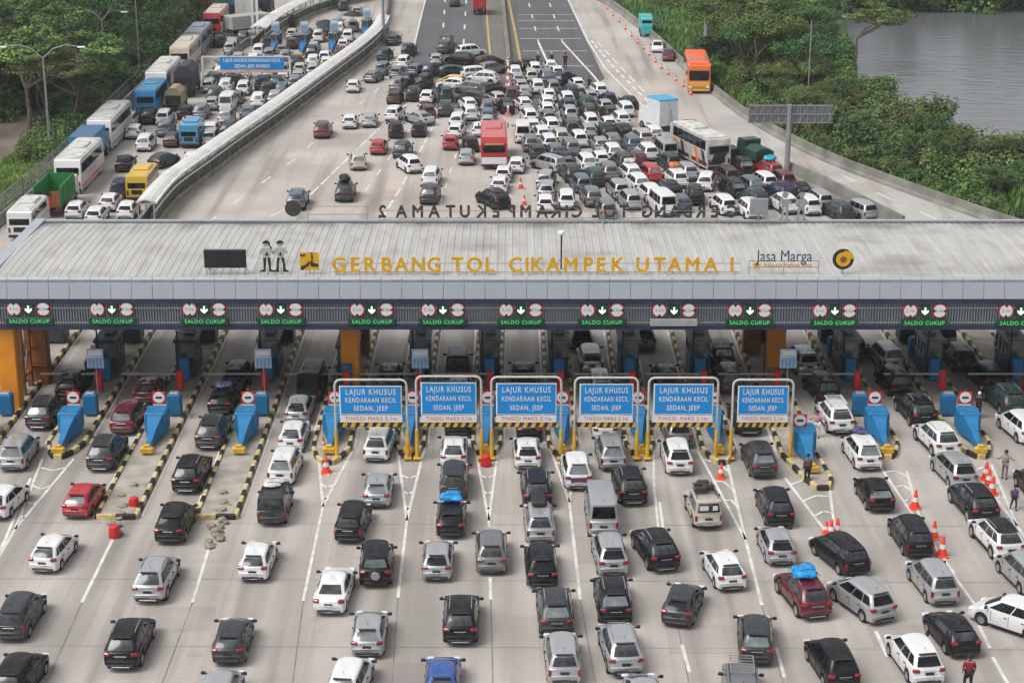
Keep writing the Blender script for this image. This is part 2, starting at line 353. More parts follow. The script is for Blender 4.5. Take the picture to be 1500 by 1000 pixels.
gores = [((62, 672), (108, 672), (22, 775), (-10, 830)), ((466, 660), (516, 660), (473, 742), (444, 880)), ((582, 655), (622, 655), (596, 762), (583, 875)), ((696, 655), (730, 655), (716, 762), (717, 772)),
         ((800, 640), (846, 640), (834, 735), (850, 878)), ((922, 655), (957, 655), (958, 712), (965, 778)), ((1022, 660), (1066, 680), (1092, 790), (1116, 886)), ((1150, 700), (1212, 690), (1226, 800), (1262, 850)),
         ((1288, 682), (1328, 690), (1352, 775), (1398, 840)), ((1420, 680), (1452, 680), (1490, 770), (1530, 830))]
for i, (a, b, c, d) in enumerate(gores):
    if i == 5: strip(wl, [b, c, d], .13); continue
    strip(wl, [a, c, d], .14); strip(wl, [b, c], .14)
    for t in (.12, .38, .60, .80) if i not in (6, 7, 8, 9) else (.1, .34, .56):
        p = (a[0] + (c[0] - a[0]) * t, a[1] + (c[1] - a[1]) * t); q = (b[0] + (c[0] - b[0]) * t, b[1] + (c[1] - b[1]) * t); m_ = ((p[0] + q[0]) / 2, (p[1] + q[1]) / 2 + (5 if i < 6 else -5))
        strip(wl, [p, m_, q], .16, .018)
for pl in ([(165, 790), (120, 882)], [(307, 800), (282, 882)], [(718, 845), (719, 878)], [(999, 944), (1010, 984)], [(1137, 948), (1149, 992)], [(1434, 916), (1450, 949)], [(1454, 962), (1478, 1004)], [(1283, 924), (1300, 962)],
           [(1395, 840), (1428, 885)], [(966, 735), (975, 800)], [(45, 700), (8, 790), (-20, 845)], [(1500, 770), (1560, 850)]): strip(wl, pl, .15)
# beyond the gate
dashes(wl, [(395, 318), (450, 290), (520, 222), (580, 165), (600, 150)], .18, 3.2, .6)
strip(wl, [(600, 148), (640, 92), (655, 62)], .22)
dashes(wl, [(545, 345), (590, 270), (640, 175), (652, 150)], .2, 2.8, 1.4)
dashes(wl, [(645, 300), (660, 250), (672, 215)], .15, 2.2, 3.5)
dashes(wl, [(300, 330), (360, 285), (430, 235), (480, 190), (555, 130)], .16, 2.6, 4.5)
dashes(wl, [(535, 280), (575, 225), (600, 190)], .14, 2.4, 3.5)
dashes(wl, [(648, 62), (652, 0), (655, -40)], .2, 4, 8); dashes(wl, [(679, 65), (683, 0), (686, -40)], .2, 4, 8)
strip(wl, [(624, -4), (606, 70), (592, 118)], .18)
strip(wl, [(789, 63), (805, 98)], .28); strip(wl, [(824, 62), (870, 112), (900, 150)], .25)
dashes(wl, [(771, -10), (789, 63)], .18, 4, 7); dashes(wl, [(800, -10), (824, 62)], .18, 4, 7)
strip(wl, [(830, -4), (860, 58), (886, 100), (935, 150), (970, 176)], .2); dashes(wl, [(866, 60), (900, 100), (950, 150)], .3, 2, 1.5); dashes(wl, [(875, 62), (915, 105), (960, 152)], .2, 4, 2)
dashes(wl, [(820, 190), (845, 250), (862, 300)], .15, 3, 2); strip(wl, [(1040, 205), (1100, 245)], .18); dashes(wl, [(1230, 255), (1300, 290), (1380, 325)], .2, 3, 4)
for yy in (22, 31, 42, 57, 75, 97): strip(wl, [(758 + (yy - 22) * .12, yy), (838 + (yy - 22) * .42, yy)], .22)
# left plaza
for a_, b_ in (((300, 262), (480, 262)), ((340, 235), (500, 232)), ((380, 208), (520, 205)), ((420, 180), (540, 178))): pass
dashes(wl, [(200, 300), (300, 200), (400, 120)], .14, 3, 3)
tag(wl.build('lane_markings', M['roadwhite']), kind='structure')
yl = MB(); strip(yl, [(711, -4), (716, 60), (720, 100)], .25, .018); strip(yl, [(744, -4), (756, 55), (764, 98)], .3, .018)
tag(yl.build('yellow_edge_lines', M['roadyellow']), kind='structure')
sm = MB()
for pl in ([(120, 882), (66, 1004)], [(282, 882), (236, 1004)], [(444, 880), (428, 1004)], [(583, 875), (574, 1004)], [(719, 878), (722, 1004)], [(850, 878), (873, 1004)], [(1116, 886), (1148, 1004)], [(965, 778), (1010, 1004)], [(0, 842), (-40, 900)]):
    strip(sm, pl, .05, .012)
for yy in (768, 850, 948): strip(sm, [(-40, yy - 3), (1540, yy + 3)], .025, .010)
tag(sm.build('pavement_joints', M['seam']), kind='structure')
# ================================================================ TOLL ISLANDS
NOSE_PX = [-46, 85, 215, 350, 482, 598, 712, 825, 940, 1055, 1172, 1300, 1437, 1572]
IW = [1.9] * 5 + [1.45] * 4 + [1.6] + [1.8] * 4
YN = YG(672)
ISX = [XA(p, YN) for p in NOSE_PX]
IEND = YN + 38
ordn = ['first', 'second', 'third', 'fourth', 'fifth', 'sixth', 'seventh', 'eighth', 'ninth', 'tenth', 'eleventh', 'twelfth', 'thirteenth', 'fourteenth']
for i, x in enumerate(ISX):
    w = IW[i]; front = YN + (0 if i not in (2, 3) else -7.8)
    if i == 10: front = YN - 4.2
    if i in (4, 9): front = YN - .8
    nose = [(-w / 2, front + 2.0), (-w * .32, front + .7), (-w * .12, front), (w * .12, front), (w * .32, front + .7), (w / 2, front + 2.0)]
    if i in (2, 3): nose = [(-w / 2, front), (w / 2, front)]
    if i == 10: nose = [(-w * .5, front + 4.5), (-w * .1, front + 1.2), (w * .12, front), (w * .45, front), (w * .62, front + 1.2), (w * .5, front + 4.5)]
    poly = nose + [(w / 2, IEND), (-w / 2, IEND)]
    isl = MB().prism([(x + a, b) for a, b in poly], -.02, .17).build('toll_island', M['concrete2']); tag(isl, kind='structure')
    kb = MB(); k = 0
    path = [(-w / 2, IEND)] + nose + [(w / 2, IEND)]
    for (ax, ay), (bx, by) in zip(path[:-1], path[1:]):
        L = math.hypot(bx - ax, by - ay); n = max(1, round(L / .78)); ang = math.atan2(by - ay, bx - ax)
        for q in range(n):
            t = (q + .5) / n; cx, cy = ax + (bx - ax) * t, ay + (by - ay) * t
            kb.bbox((x + cx, cy, .13), (L / n - .012, .2, .30), .03, k % 2, Matrix.Rotation(ang, 3, 'Z')); k += 1
    kb.build('kerb', [M['black'], M['cream']], isl)
    for sx in (-1, 1):
        y0 = front + (2.2 if i not in (2, 3) else .3) + (2 if i == 10 else 0)
        ln = MB().add([(x + sx * (w / 2 + .22) + d, yy, .016) for d, yy in ((-.06, y0), (.06, y0), (.06, IEND), (-.06, IEND))], [(0, 1, 2, 3)]).build('edge_line', M['roadwhite'], isl)
# ================================================================ TEXT helper
def text_mesh(s, size, depth, m, bold=0.0, shear=0.0, align='CENTER', space=1.0):
    c = bpy.data.curves.new('text', 'FONT'); c.body = s; c.size = size; c.extrude = depth; c.offset = bold; c.align_x = align; c.align_y = 'CENTER'; c.shear = shear; c.space_character = space
    c.resolution_u = 3
    o = bpy.data.objects.new('text', c); me = bpy.data.meshes.new_from_object(o)
    bpy.data.objects.remove(o); bpy.data.curves.remove(c); me.materials.clear(); me.materials.append(m)
    for p in me.polygons: p.material_index = 0
    return me
def text(name, s, size, m, loc, parent, depth=.01, bold=0.0, rot=(R(90), 0, 0), sx=1.0, space=1.0, sy=1.0):
    o = bpy.data.objects.new(name, text_mesh(s, size, depth, m, bold, space=space)); COL.objects.link(o); o.location = loc; o.rotation_euler = rot; o.scale = (sx, sy, 1)
    if parent is not None: o.parent = parent
    return o
# ================================================================ TOLL GATE BUILDING
YF = (H - 5.1) / math.tan(TH + math.atan(-20 / F))         # front fascia
ZT = ZA(409, YF)                                           # roof edge height
YB = G(750, 324, ZT).y                                     # back edge of the roof
XL = XA(64, YB, ZT); XR = 48.0
def roofmat():
    m, nt, b = new_mat('stained_metal_roofing'); N = nt.nodes; L = nt.links; tc = N.new('ShaderNodeTexCoord')
    def noise(scale, det, sc=(1, 1, 1)):
        n = N.new('ShaderNodeTexNoise'); n.inputs['Scale'].default_value = scale; n.inputs['Detail'].default_value = det
        mp = N.new('ShaderNodeMapping'); mp.inputs['Scale'].default_value = sc; L.new(tc.outputs['Object'], mp.inputs['Vector']); L.new(mp.outputs[0], n.inputs['Vector']); return n.outputs['Fac']
    def rng(s, a, bb, c, d):
        r = N.new('ShaderNodeMapRange'); r.inputs['From Min'].default_value = a; r.inputs['From Max'].default_value = bb; r.inputs['To Min'].default_value = c; r.inputs['To Max'].default_value = d; L.new(s, r.inputs['Value']); return r.outputs[0]
    def mix(a, c, f):
        x = N.new('ShaderNodeMix'); x.data_type = 'RGBA'
        for k, v in (('A', a), ('B', c)):
            if isinstance(v, tuple): x.inputs[k].default_value = v
            else: L.new(v, x.inputs[k])
        L.new(f, x.inputs['Factor']); return x.outputs['Result']
    c = mix((.43, .42, .40, 1), (.50, .49, .47, 1), rng(noise(1, 4, (2.2, .12, 1)), .38, .62, 0, 1))
    c = mix(c, (.24, .22, .195, 1), rng(noise(1, 6, (3.4, .22, 1)), .54, .74, 0, .42))
    c = mix(c, (.20, .185, .16, 1), rng(noise(.16, 7, (1, 1.6, 1)), .54, .70, 0, .6))
    c = mix(c, (.33, .30, .26, 1), rng(noise(.9, 6, (1, .5, 1)), .52, .72, 0, .6))
    sp = N.new('ShaderNodeSeparateXYZ'); L.new(tc.outputs['Object'], sp.inputs[0])
    mul = N.new('ShaderNodeMath'); mul.operation = 'MULTIPLY'; L.new(rng(sp.outputs['Y'], 1.0 * (YB - YF) - 2.6, YB - YF - .3, 0, 1), mul.inputs[0]); L.new(rng(noise(.45, 6), .42, .6, 0, .85), mul.inputs[1])
    c = mix(c, (.14, .135, .125, 1), mul.outputs[0])
    L.new(c, b.inputs['Base Color']); b.inputs['Roughness'].default_value = .5; b.inputs['Metallic'].default_value = .15
    return m
gate = empty('toll_gate', (0, YF, 0)); tag(gate, 'long grey roofed toll gate spanning all lanes with stained ribbed roof', 'toll gate')
rb = MB(); D = YB - YF
prof = []; x = XL
while x < XR:                                                # trapezoid ribs running front to back
    prof += [(x, 0), (x + .28, 0), (x + .31, .03), (x + .37, .03), (x + .40, 0)]; x += .42
n = len(prof)
def rz_(t): return ZT - .03 + .18 * math.sin(math.pi * t)
vs = []; NS = 7
for k in range(NS):
    t = k / (NS - 1); yy = .35 + (D - .75) * t
    vs += [(p[0], yy, rz_(t) + p[1]) for p in prof]
rb.add(vs, [(k * n + i, k * n + i + 1, (k + 1) * n + i + 1, (k + 1) * n + i) for k in range(NS - 1) for i in range(n - 1)])
rb.build('roof', roofmat(), gate)
sb = MB().box(((XL + XR) / 2, D / 2, ZT - .9), (XR - XL - .3, D - .6, 1.3)); sb.build('roof_soffit', mat('dark_soffit', (.09, .09, .095), .8), gate)
M['fascia'] = mat('light_grey_fascia_panel', (.37, .40, .44), .35, .1, .05, .4)
fb = MB(); zt, zb_ = ZT + .02, ZA(436, YF)
x = XL - .1; pw = 1.13
while x < XR:
    fb.prism_x([(-.22, zb_), (.34, zb_), (.34, zt + .06), (.1, zt + .06), (-.02, zt - .02)], x + .012, x + pw - .012); x += pw
fb.build('fascia_panel', M['fascia'], gate)
MB().box(((XL + XR) / 2, .05, (zb_ + zt) / 2 - .02), (XR - XL, .2, zt - zb_ - .1)).build('fascia_backing', M['greypaint'], gate)
MB().box(((XL + XR) / 2, -.06, (zb_ + ZA(443, YF)) / 2), (XR - XL + .1, .3, zb_ - ZA(443, YF) - .004)).build('upper_trim', M['navy'], gate)
z0, z1 = ZA(476, YF), ZA(443, YF)
lb = MB().box(((XL + XR) / 2, .12, (z0 + z1) / 2), (XR - XL, .1, z1 - z0 - .01))
x = XL
while x < XR: lb.box((x + .05, -.01, (z0 + z1) / 2), (.075, .16, z1 - z0 - .012)); x += .15
lb.build('slatted_fascia', mat('grey_slats', (.20, .22, .255), .45, .2, .12, 1), gate)
for zz in (z0 + .18, z1 - .28): MB().box(((XL + XR) / 2, -.115, zz), (XR - XL, .05, .05)).build('conduit', M['steel'], gate)
MB().box(((XL + XR) / 2, .02, (z0 + ZA(481.5, YF)) / 2), (XR - XL + .1, .35, z0 - ZA(481.5, YF))).build('lower_trim', M['navy'], gate)
MB().box(((XL + XR) / 2, D - .05, ZT - .12), (XR - XL + .2, .35, .42)).build('rear_gutter', M['fascia'], gate)
MB().box(((XL + XR) / 2, D - .32, ZT + .07), (XR - XL + .2, .1, .1)).build('rear_flashing', M['greypaint'], gate)
MB().box((XL - .2, D / 2 + .1, ZT - .1), (.62, D + .1, .5)).build('side_parapet', M['fascia'], gate)
MB().box((XL + .3, D / 2, ZT - 1.6), (.3, D, 2.3)).build('side_fascia', mat('side_slats', (.16, .18, .215), .45), gate)
for (px, py, dep) in ((20, 600, 0), (62, 560, 1), (515, 566, 0), (530, 520, 1), (1135, 538, 0), (1100, 520, 1), (1600, 560, 0)):
    p = G(px, py); c = MB().bbox((0, 0, ZT / 2 - .8), (1.05, 1.0 if not dep else .8, ZT - 1.6), .06)
    for zz in (1.2, 2.4, 3.6): c.box((0, 0, zz), (1.075, 1.025, .03))
    c.build('column', M['orange'] if not dep else M['rust'], gate, (p.x, p.y - YF, 0))
for px, py in ((20, 600), (515, 566), (1135, 538)):          # rust coloured cross frame behind each main column
    p = G(px, py); t = MB()
    for q in (1.6, 3.2, 4.8): t.box((0, q, 2.6), (.28, .28, 5.2))
    t.box((0, 3.2, 4.9), (.3, 6.4, .35)); t.box((0, 3.2, 1.1), (.12, 5.0, .12))
    t.tube([(0, 1.6, .3), (0, 4.8, 4.8)], .06); t.build('column_bracing', M['rust'], gate, (p.x + .1, p.y - YF + .4, 0))
# lane signals on the fascia
def notch_sign(vert):
    s = MB(); s.lathe([(.405, 0), (.405, .05)], axis='Y', n=28, mi=0); s.lathe([(.345, -.012), (.345, .0)], axis='Y', n=28, mi=1)
    for sg in (-1, 1):
        tri = [(-.13, sg * .36), (.13, sg * .36), (0, sg * .20)]
        if not vert: tri = [(b, a) for a, b in tri]
        s.prism_y(tri, -.024, -.014, 2)
    return s
sig_proto = None
SIGX = [43, 165, 300, 412, 545, 649, 763, 882, 987, 1098, 1222, 1354, 1494]
me_h = notch_sign(True).mesh('height_limit_sign', [M['red'], M['white'], M['dark']]); me_w = notch_sign(False).mesh('width_limit_sign', [M['red'], M['white'], M['dark']])
arr = MB().box((0, 0, 0), (.56, .06, .6), 0)
arr.prism_y([(-.05, .2), (.05, .2), (.05, -.02), (.19, .06), (.19, -.06), (0, -.23), (-.19, -.06), (-.19, .06), (-.05, -.02)], -.042, -.032, 1)
me_a = arr.mesh('arrow_signal', [M['green'], mat('lit_arrow', (.75, .9, .8), .5, emit=.6)])
t5, t2 = text_mesh('5.1m', .24, .003, M['greypaint']), text_mesh('2.5m', .24, .003, M['greypaint'])
tS = text_mesh('SALDO CUKUP', .30, .004, M['ledgreen'], .0, space=1.12)
for i, px in enumerate(SIGX):
    zc, zl = ZA(451 + i * .25, YF), ZA(468.5 + i * .25, YF); X = XA(px, YF, zc)
    e = empty('lane_signal', (X, YF - .2, zc)); tag(e, f"round limit signs and green arrow over the {ordn[i]} lane from the left" if i != 8 else 'limit signs and arrow above a blank grey strip, ninth lane from left', 'lane signal', 'lane signals on the gate fascia')
    for me, dx in ((me_h, -.8), (me_a, 0), (me_w, .8)):
        o = bpy.data.objects.new(me.name, me); COL.objects.link(o); o.parent = e; o.location = (dx, 0, 0)
    for me, dx in ((t5, -.8), (t2, .8)):
        o = bpy.data.objects.new('lettering', me); COL.objects.link(o); o.parent = e; o.location = (dx, -.018, 0); o.rotation_euler = (R(90), 0, 0)
    bd = MB().bbox((0, 0, 0), (2.6, .1, .4), .02).build('message_board', M['green'] if i != 8 else mat('blank_grey_strip', (.35, .35, .36), .5), e, (0, 0, zl - zc))
    if i != 8:
        o = bpy.data.objects.new('lettering', tS); COL.objects.link(o); o.parent = bd; o.location = (0, -.055, 0); o.rotation_euler = (R(90), 0, 0)
# big letters
YS = YF + .9
def gate_letters(name, chars, Y, zbase, h, m, front, label, sxs):
    root = empty(name, (0, Y, zbase)); tag(root, label, 'sign'); fr = MB()
    xs_ = [XA(px, Y, zbase + h / 2) for _, px in chars]; x0, x1 = min(xs_) - .5, max(xs_) + .5
    for zz in (.22, .22 + h * .62): fr.box(((x0 + x1) / 2, (.06 if front else -.06), zz), (x1 - x0, .03, .03))
    k = x0 + .3
    while k < x1: fr.box((k, .06 if front else -.06, .0), (.035, .035, .6)); k += 2.05
    fr.build('frame', M['greypaint'], root)
    for (c, px), X in zip(chars, xs_):
        tm = text_mesh(c, h / .69, .05, m); lm = MB()
        for dx, dy, dz in ((-.035, 0, 0), (.035, .004, .003), (0, -.03, .006), (0, .03, .009)): lm.add([(v.co.x + dx, v.co.y + dy, v.co.z + dz) for v in tm.vertices], [tuple(p.vertices) for p in tm.polygons])
        o = lm.build('letter', m, root, (X, 0, .22 + h / 2)); o.rotation_euler = (R(90), 0, 0 if front else R(180)); o.scale = (sxs, 1, 1); bpy.data.meshes.remove(tm)
    return root
fc = list(zip('GERBANGTOLCIKAMPEKUTAMA1', [497, 520, 541, 566, 588, 613, 636, 670, 695, 717, 755, 772, 786, 810, 836, 861, 880, 904, 941, 966, 988, 1014, 1041, 1072]))
bc = list(zip('GERBANGTOLCIKAMPEKUTAMA2', [1072, 1047, 1027, 1008, 988, 967, 948, 914, 893, 873, 845, 830, 815, 794, 770, 750, 727, 706, 681, 660, 636, 612, 588, 560]))
gate_letters('gate_name_letters', fc, YS, ZA(402, YS) - .1, .80, M['gold'], True, 'golden letters reading GERBANG TOL CIKAMPEK UTAMA 1 on the front roof edge', .92)
YBk = YB - .1
gate_letters('gate_name_letters', bc, YBk, ZT + .02, .72, M['bronze'], False, 'dark letters on the rear roof edge seen mirrored from behind', .9)
# emblem, company name, screen, cut-out officers on the roof front
pu = empty('square_emblem', (XA(454, YS, ZT), YS, ZT + .05)); tag(pu, 'yellow square emblem with black curved bars left of the golden letters', 'emblem')
MB().box((0, 0, .72), (1.02, .06, 1.0)).build('panel', M['gold'], pu)
q = MB(); q.prism_y([(-.05, 1.22), (.10, 1.22), (.12, .8), (.05, .62), (.1, .42), (.5, .42), (.5, .58), (.28, .6), (.14, .7), (.2, .9), (.16, 1.22)], -.06, -.035)
q.prism_y([(-.5, .24), (-.46, .44), (-.2, .52), (-.02, .72), (.06, .66), (-.08, .46), (-.3, .32), (-.34, .22)], -.06, -.035)
q.prism_y([(-.5, 1.12), (-.34, 1.08), (-.2, 1.16), (-.26, 1.0), (-.48, 1.0)], -.06, -.035); q.build('bars', M['dark'], pu)
MB().box((0, .08, .1), (.05, .05, .6)).build('post', M['greypaint'], pu)
ro = empty('round_emblem', (XA(1234, YS, ZT), YS, ZT + .05)); tag(ro, 'round black and yellow emblem at the right end of the roof lettering', 'emblem')
MB().lathe([(.58, 0), (.58, .07)], (0, 0, .82), 36, 0, 'Y').build('disc', M['dark'], ro)
q = MB(); q.lathe([(.40, -.02), (.40, 0)], (0, 0, .82), 32, 0, 'Y')
q.prism_y([(.02, 1.3), (.34, 1.28), (.52, 1.1), (.56, .86), (.36, .86), (.3, 1.02), (.02, 1.1)], -.018, -.004, 0); q.build('yellow_ring', M['gold'], ro)
MB().lathe([(.17, -.035), (.17, -.022)], (0, 0, .82), 24, 0, 'Y').build('centre', M['rust'], ro)
MB().box((0, .1, .15), (.05, .05, .6)).build('post', M['greypaint'], ro)
jm = empty('company_sign', (XA(1148, YS, ZT), YS, ZT + .05)); tag(jm, 'dark slanted company lettering over orange words right of the golden letters', 'sign')
text('lettering', 'Jasa Marga', .92, mat('slate_blue_letter', (.03, .08, .13), .5), (0, 0, .98), jm, .03, .0, sx=.78)
text('lettering', 'Indonesia Highway Corp', .34, mat('orange_letter', (.6, .27, .06), .5), (.22, 0, .5), jm, .02, .005, sx=.78)
MB().prism_y([(-1.75, .5), (-1.5, .7), (-1.42, .55), (-1.2, .6), (-1.35, .42), (-1.3, .22), (-1.5, .36), (-1.62, .2), (-1.6, .42)], -.03, .0).build('star', mat('orange_star', (.7, .3, .06), .5), jm)
q = MB()
for zz in (.36, .72): q.box((0, .06, zz), (3.9, .03, .03))
for xx in (-1.9, 0, 1.9): q.box((xx, .06, .35), (.035, .035, .8))
q.build('frame', M['greypaint'], jm)
sc_ = empty('message_screen', (XA(331, YS, ZT), YS, ZT)); tag(sc_, 'dark blank message screen on short legs at the left of the roof', 'screen')
MB().bbox((0, 0, .92), (2.3, .22, 1.02), .03).build('cabinet', mat('black_screen', (.012, .014, .02), .35), sc_)
q = MB()
for xx in (-1.05, -.85, 1.05): q.box((xx, .05, .2), (.05, .05, .5)); q.tube([(xx, .05, .5), (xx + .1, .7, 0)], .02)
q.build('legs', M['steel'], sc_)
b2 = empty('message_screen', (XA(1111, YBk, ZT), YBk, ZT)); tag(b2, 'grey back of a display screen on the rear roof edge at the right', 'screen')
MB().bbox((0, 0, .95), (1.1, .2, 1.0), .03).build('cabinet', M['greypaint'], b2)
MB().box((0, 0, .2), (.08, .08, .6)).build('legs', M['steel'], b2)
d2 = empty('round_emblem', (XA(430, YBk, ZT), YBk, ZT)); tag(d2, 'dark back of a round emblem on the rear roof edge, left end', 'emblem')
MB().lathe([(.5, 0), (.5, .06)], (0, 0, .82), 32, 0, 'Y').build('disc', M['bronze'], d2); MB().box((.1, .05, .3), (.06, .06, .9)).build('post', M['white'], d2)
j2 = empty('roof_sign', (XA(495, YBk, ZT), YBk, ZT)); tag(j2, 'thin empty looking sign frame on the rear roof edge beside the round emblem', 'sign')
q = MB(); q.box((0, 0, .95), (3.6, .03, .04)); q.box((0, 0, .45), (3.6, .03, .04))
for xx in (-1.8, 1.8): q.box((xx, 0, .5), (.04, .04, 1.0))
q.build('rails', M['steel'], j2)
def officer(px, Y, z, female, back=False):
    X = XA(px, Y, z); e = empty('officer_cutout', (X, Y, z), R(180) if back else 0)
    k, g_ = (M['dark'], mat('light_shirt_paint', (.42, .42, .40), .6)) if not back else (M['steel'], M['steel'])
    body = MB(); s = .98
    for sx in (-1, 1): body.prism_y([(sx * .02, .95), (sx * .20, .95), (sx * (.2 if female else .26), .28), (sx * .42, .2), (sx * .42, .14), (sx * .1, .14), (sx * (.06 if female else .12), .6)], -.02, .02)
    body.build('trousers', k, e)
    sh = MB().prism_y([(-.2, .98), (.2, .98), (.24, 1.25), (.33, 1.1), (.42, 1.25), (.26, 1.5), (-.26, 1.5), (-.42, 1.25), (-.33, 1.1), (-.24, 1.25)], -.02, .02); sh.build('shirt', g_, e)
    MB().prism_y([(-.08, 1.12), (0, 1.04), (.08, 1.12), (0, 1.3)], -.045, -.022).build('badge', k, e)
    MB().lathe([(.14, -.02), (.14, .02)], (0, 0, 1.68), 20, 0, 'Y').build('face', g_, e)
    hd = MB().prism_y([(-.22, 1.7), (-.18, 1.86), (0, 1.95), (.18, 1.86), (.22, 1.7), (.12, 1.76), (-.12, 1.76)], -.05, -.022)
    if female: hd.prism_y([(.16, 1.75), (.26, 1.55), (.34, 1.45), (.2, 1.5), (.1, 1.7)], -.05, -.022)
    hd.build('hair' if female else 'cap', k, e); MB().box((0, .1, .1), (.05, .05, .5)).build('post', M['greypaint'], e)
    return e
tag(officer(402 - 10, YS, ZT + .02, True), 'flat saluting officer cut-out with ponytail, left one of the front pair', 'cut-out')
tag(officer(412, YS, ZT + .02, False), 'flat officer cut-out with cap, right one of the front pair', 'cut-out')
tag(officer(1149, YBk, ZT - .1, True, True), 'pale back of an officer cut-out on the rear roof edge, left one', 'cut-out')
tag(officer(1173, YBk, ZT - .1, False, True), 'pale back of an officer cut-out on the rear roof edge, right one', 'cut-out')
ml = empty('roof_mast', (XA(822, YS + 1, ZT), YS + 1, ZT)); tag(ml, 'thin braced mast with a white round head on the roof middle', 'mast')
MB().tube([(0, 0, 0), (0, 0, 2.0)], .045).build('pole', M['dark'], ml); q = MB()
for a in range(3): q.tube([(0, 0, .8), (.6 * math.cos(a * 2.1), .6 * math.sin(a * 2.1), 0)], .015, 5)
q.build('stay', M['greypaint'], ml); MB().lathe([(.05, -.14), (.17, -.09), (.2, 0), (.17, .09), (.05, .14)], (0, 0, 2.1), 16).build('head', M['white'], ml)
for px, hh, lab in ((884, .9, 'small red topped lightning rod standing on the rear roof edge'),):
    e = empty('lightning_rod', (XA(px, YBk - .4, ZT), YBk - .4, ZT)); tag(e, lab, 'rod'); MB().tube([(0, 0, 0), (0, 0, hh)], [.07, .02]).build('rod', M['steel'], e); MB().lathe([(.05, 0), (.09, .05), (.05, .16)], (0, 0, hh * .75), 10).build('insulator', M['red'], e)
# hairline cracks and repaired slabs: real marks lying on the concrete
ck = MB(); cr_ = random.Random(31)
for k in range(26, 46):
    px, py = cr_.uniform(0, 1500), cr_.uniform(700, 990) if k < 26 else cr_.uniform(120, 310)
    pts = [(px, py)]
    for _ in range(cr_.randint(3, 6)): pts.append((pts[-1][0] + cr_.uniform(-16, 16) * (1 if k < 26 else .5), pts[-1][1] + cr_.uniform(3, 12) * (1 if k < 26 else .5)))
    if k >= 26 and not 300 < px < 640: continue
    strip(ck, pts, .02, .011)
tag(ck.build('pavement_cracks', M['seam']), kind='structure')
pk = MB()
for px, py, w, l in ((250, 905, 3.6, 2.2), (620, 985, 3.4, 1.8), (1040, 935, 3.6, 2.6), (90, 815, 2.6, 2.4), (860, 805, 1.2, 3.0), (1330, 930, 3.2, 2.0), (420, 240, 4, 5), (360, 275, 4, 3), (500, 205, 4, 6), (590, 285, 3.6, 3), (1260, 275, 4, 4), (1180, 235, 4, 6)):
    p = G(px, py); pk.add([(p.x - w / 2, p.y - l / 2, .009), (p.x + w / 2, p.y - l / 2, .009), (p.x + w / 2, p.y + l / 2, .009), (p.x - w / 2, p.y + l / 2, .009)], [(0, 1, 2, 3)])
tag(pk.build('pavement_patches', concrete('repaired_concrete', (.40, .355, .33), joints=False, dark=.55)), kind='structure')
# ================================================================ ISLAND EQUIPMENT
def attenuator():
    e = empty('crash_cushion')
    b = MB(); b.bbox((0, 3.05, .82), (1.15, 1.3, 1.15), .09)          # rear box
    # tapering neck towards the traffic
    def ring(y, w, z0, z1): return [(-w, y, z0), (w, y, z0), (w * .8, y, z1), (-w * .8, y, z1)]
    rs = [ring(.15, .16, .18, .42), ring(.8, .17, .2, .52), ring(1.5, .26, .22, .8), ring(2.45, .52, .26, 1.3)]
    vs = [p for r in rs for p in r]; fs = [(0, 1, 2, 3), (12, 15, 14, 13)]
    for k in range(3):
        for i in range(4): fs.append((k * 4 + i, k * 4 + 4 + i, k * 4 + 4 + (i + 1) % 4, k * 4 + (i + 1) % 4))
    b.add(vs, fs); b.build('body', M['blue'], e)
    MB().bbox((0, 2.33, 1.06), (.62, .06, .36), .03).build('face_panel', M['lblue'], e)
    n = MB(); n.bbox((0, -.05, .28), (.7, .35, .34), .08, 0); n.bbox((0, -.02, .5), (.34, .3, .12), .04, 0); n.build('nose_guard', M['yellow'], e)
    return e
def lane_sign_post():
    e = empty('lane_sign_post'); MB().box((0, 0, 1.1), (.07, .07, 2.2)).build('post', M['red'], e)
    s = MB().bbox((0, -.06, 1.75), (.72, .04, .72), .12).build('backboard', M['red'], e)
    d = MB().lathe([(.31, -.02), (.31, 0)], (0, -.085, 1.78), 24, 0, 'Y').build('disc', M['white'], e)
    MB().box((0, -.11, 1.78), (.34, .012, .12)).build('lorry_symbol', M['dark'], d)
    p = MB().bbox((0, -.06, 1.28), (.68, .04, .26), .03).build('text_plate', M['white'], e)
    return e
def cabinet():
    e = empty('equipment_cabinet'); MB().bbox((0, 0, .72), (.75, .6, 1.15), .04).build('body', M['blue'], e)
    MB().box((0, -.31, .72), (.6, .02, .9)).build('door', M['blue'], e); MB().bbox((0, 0, 1.33), (.5, .4, .1), .02).build('lid', M['steel'], e); return e
def info_board():
    e = empty('tariff_board'); MB().box((0, 0, 1.3), (.06, .06, 2.4)).build('post', M['steel'], e)
    MB().bbox((0, -.06, 2.45), (.95, .05, 1.15), .05).build('panel', mat('pale_blue_board', (.38, .52, .66), .4), e)
    q = MB()
    for r_ in range(5):
        for c_ in range(4): q.box((-.32 + c_ * .21, -.09, 2.42 - r_ * .12), (.15, .008, .07))
    q.build('rows', mat('mid_blue_print', (.08, .22, .5), .5), e); MB().box((0, -.09, 2.78), (.75, .008, .26)).build('header', M['white'], e)
    return e
def redpost():
    e = empty('boom_barrier'); MB().bbox((0, 0, .72), (.36, .4, 1.15), .05).build('housing', M['red'], e)
    MB().box((-1.75, 0, 1.12), (3.2, .07, .09)).build('boom', mat('boom_white', (.3, .28, .27), .5), e); return e
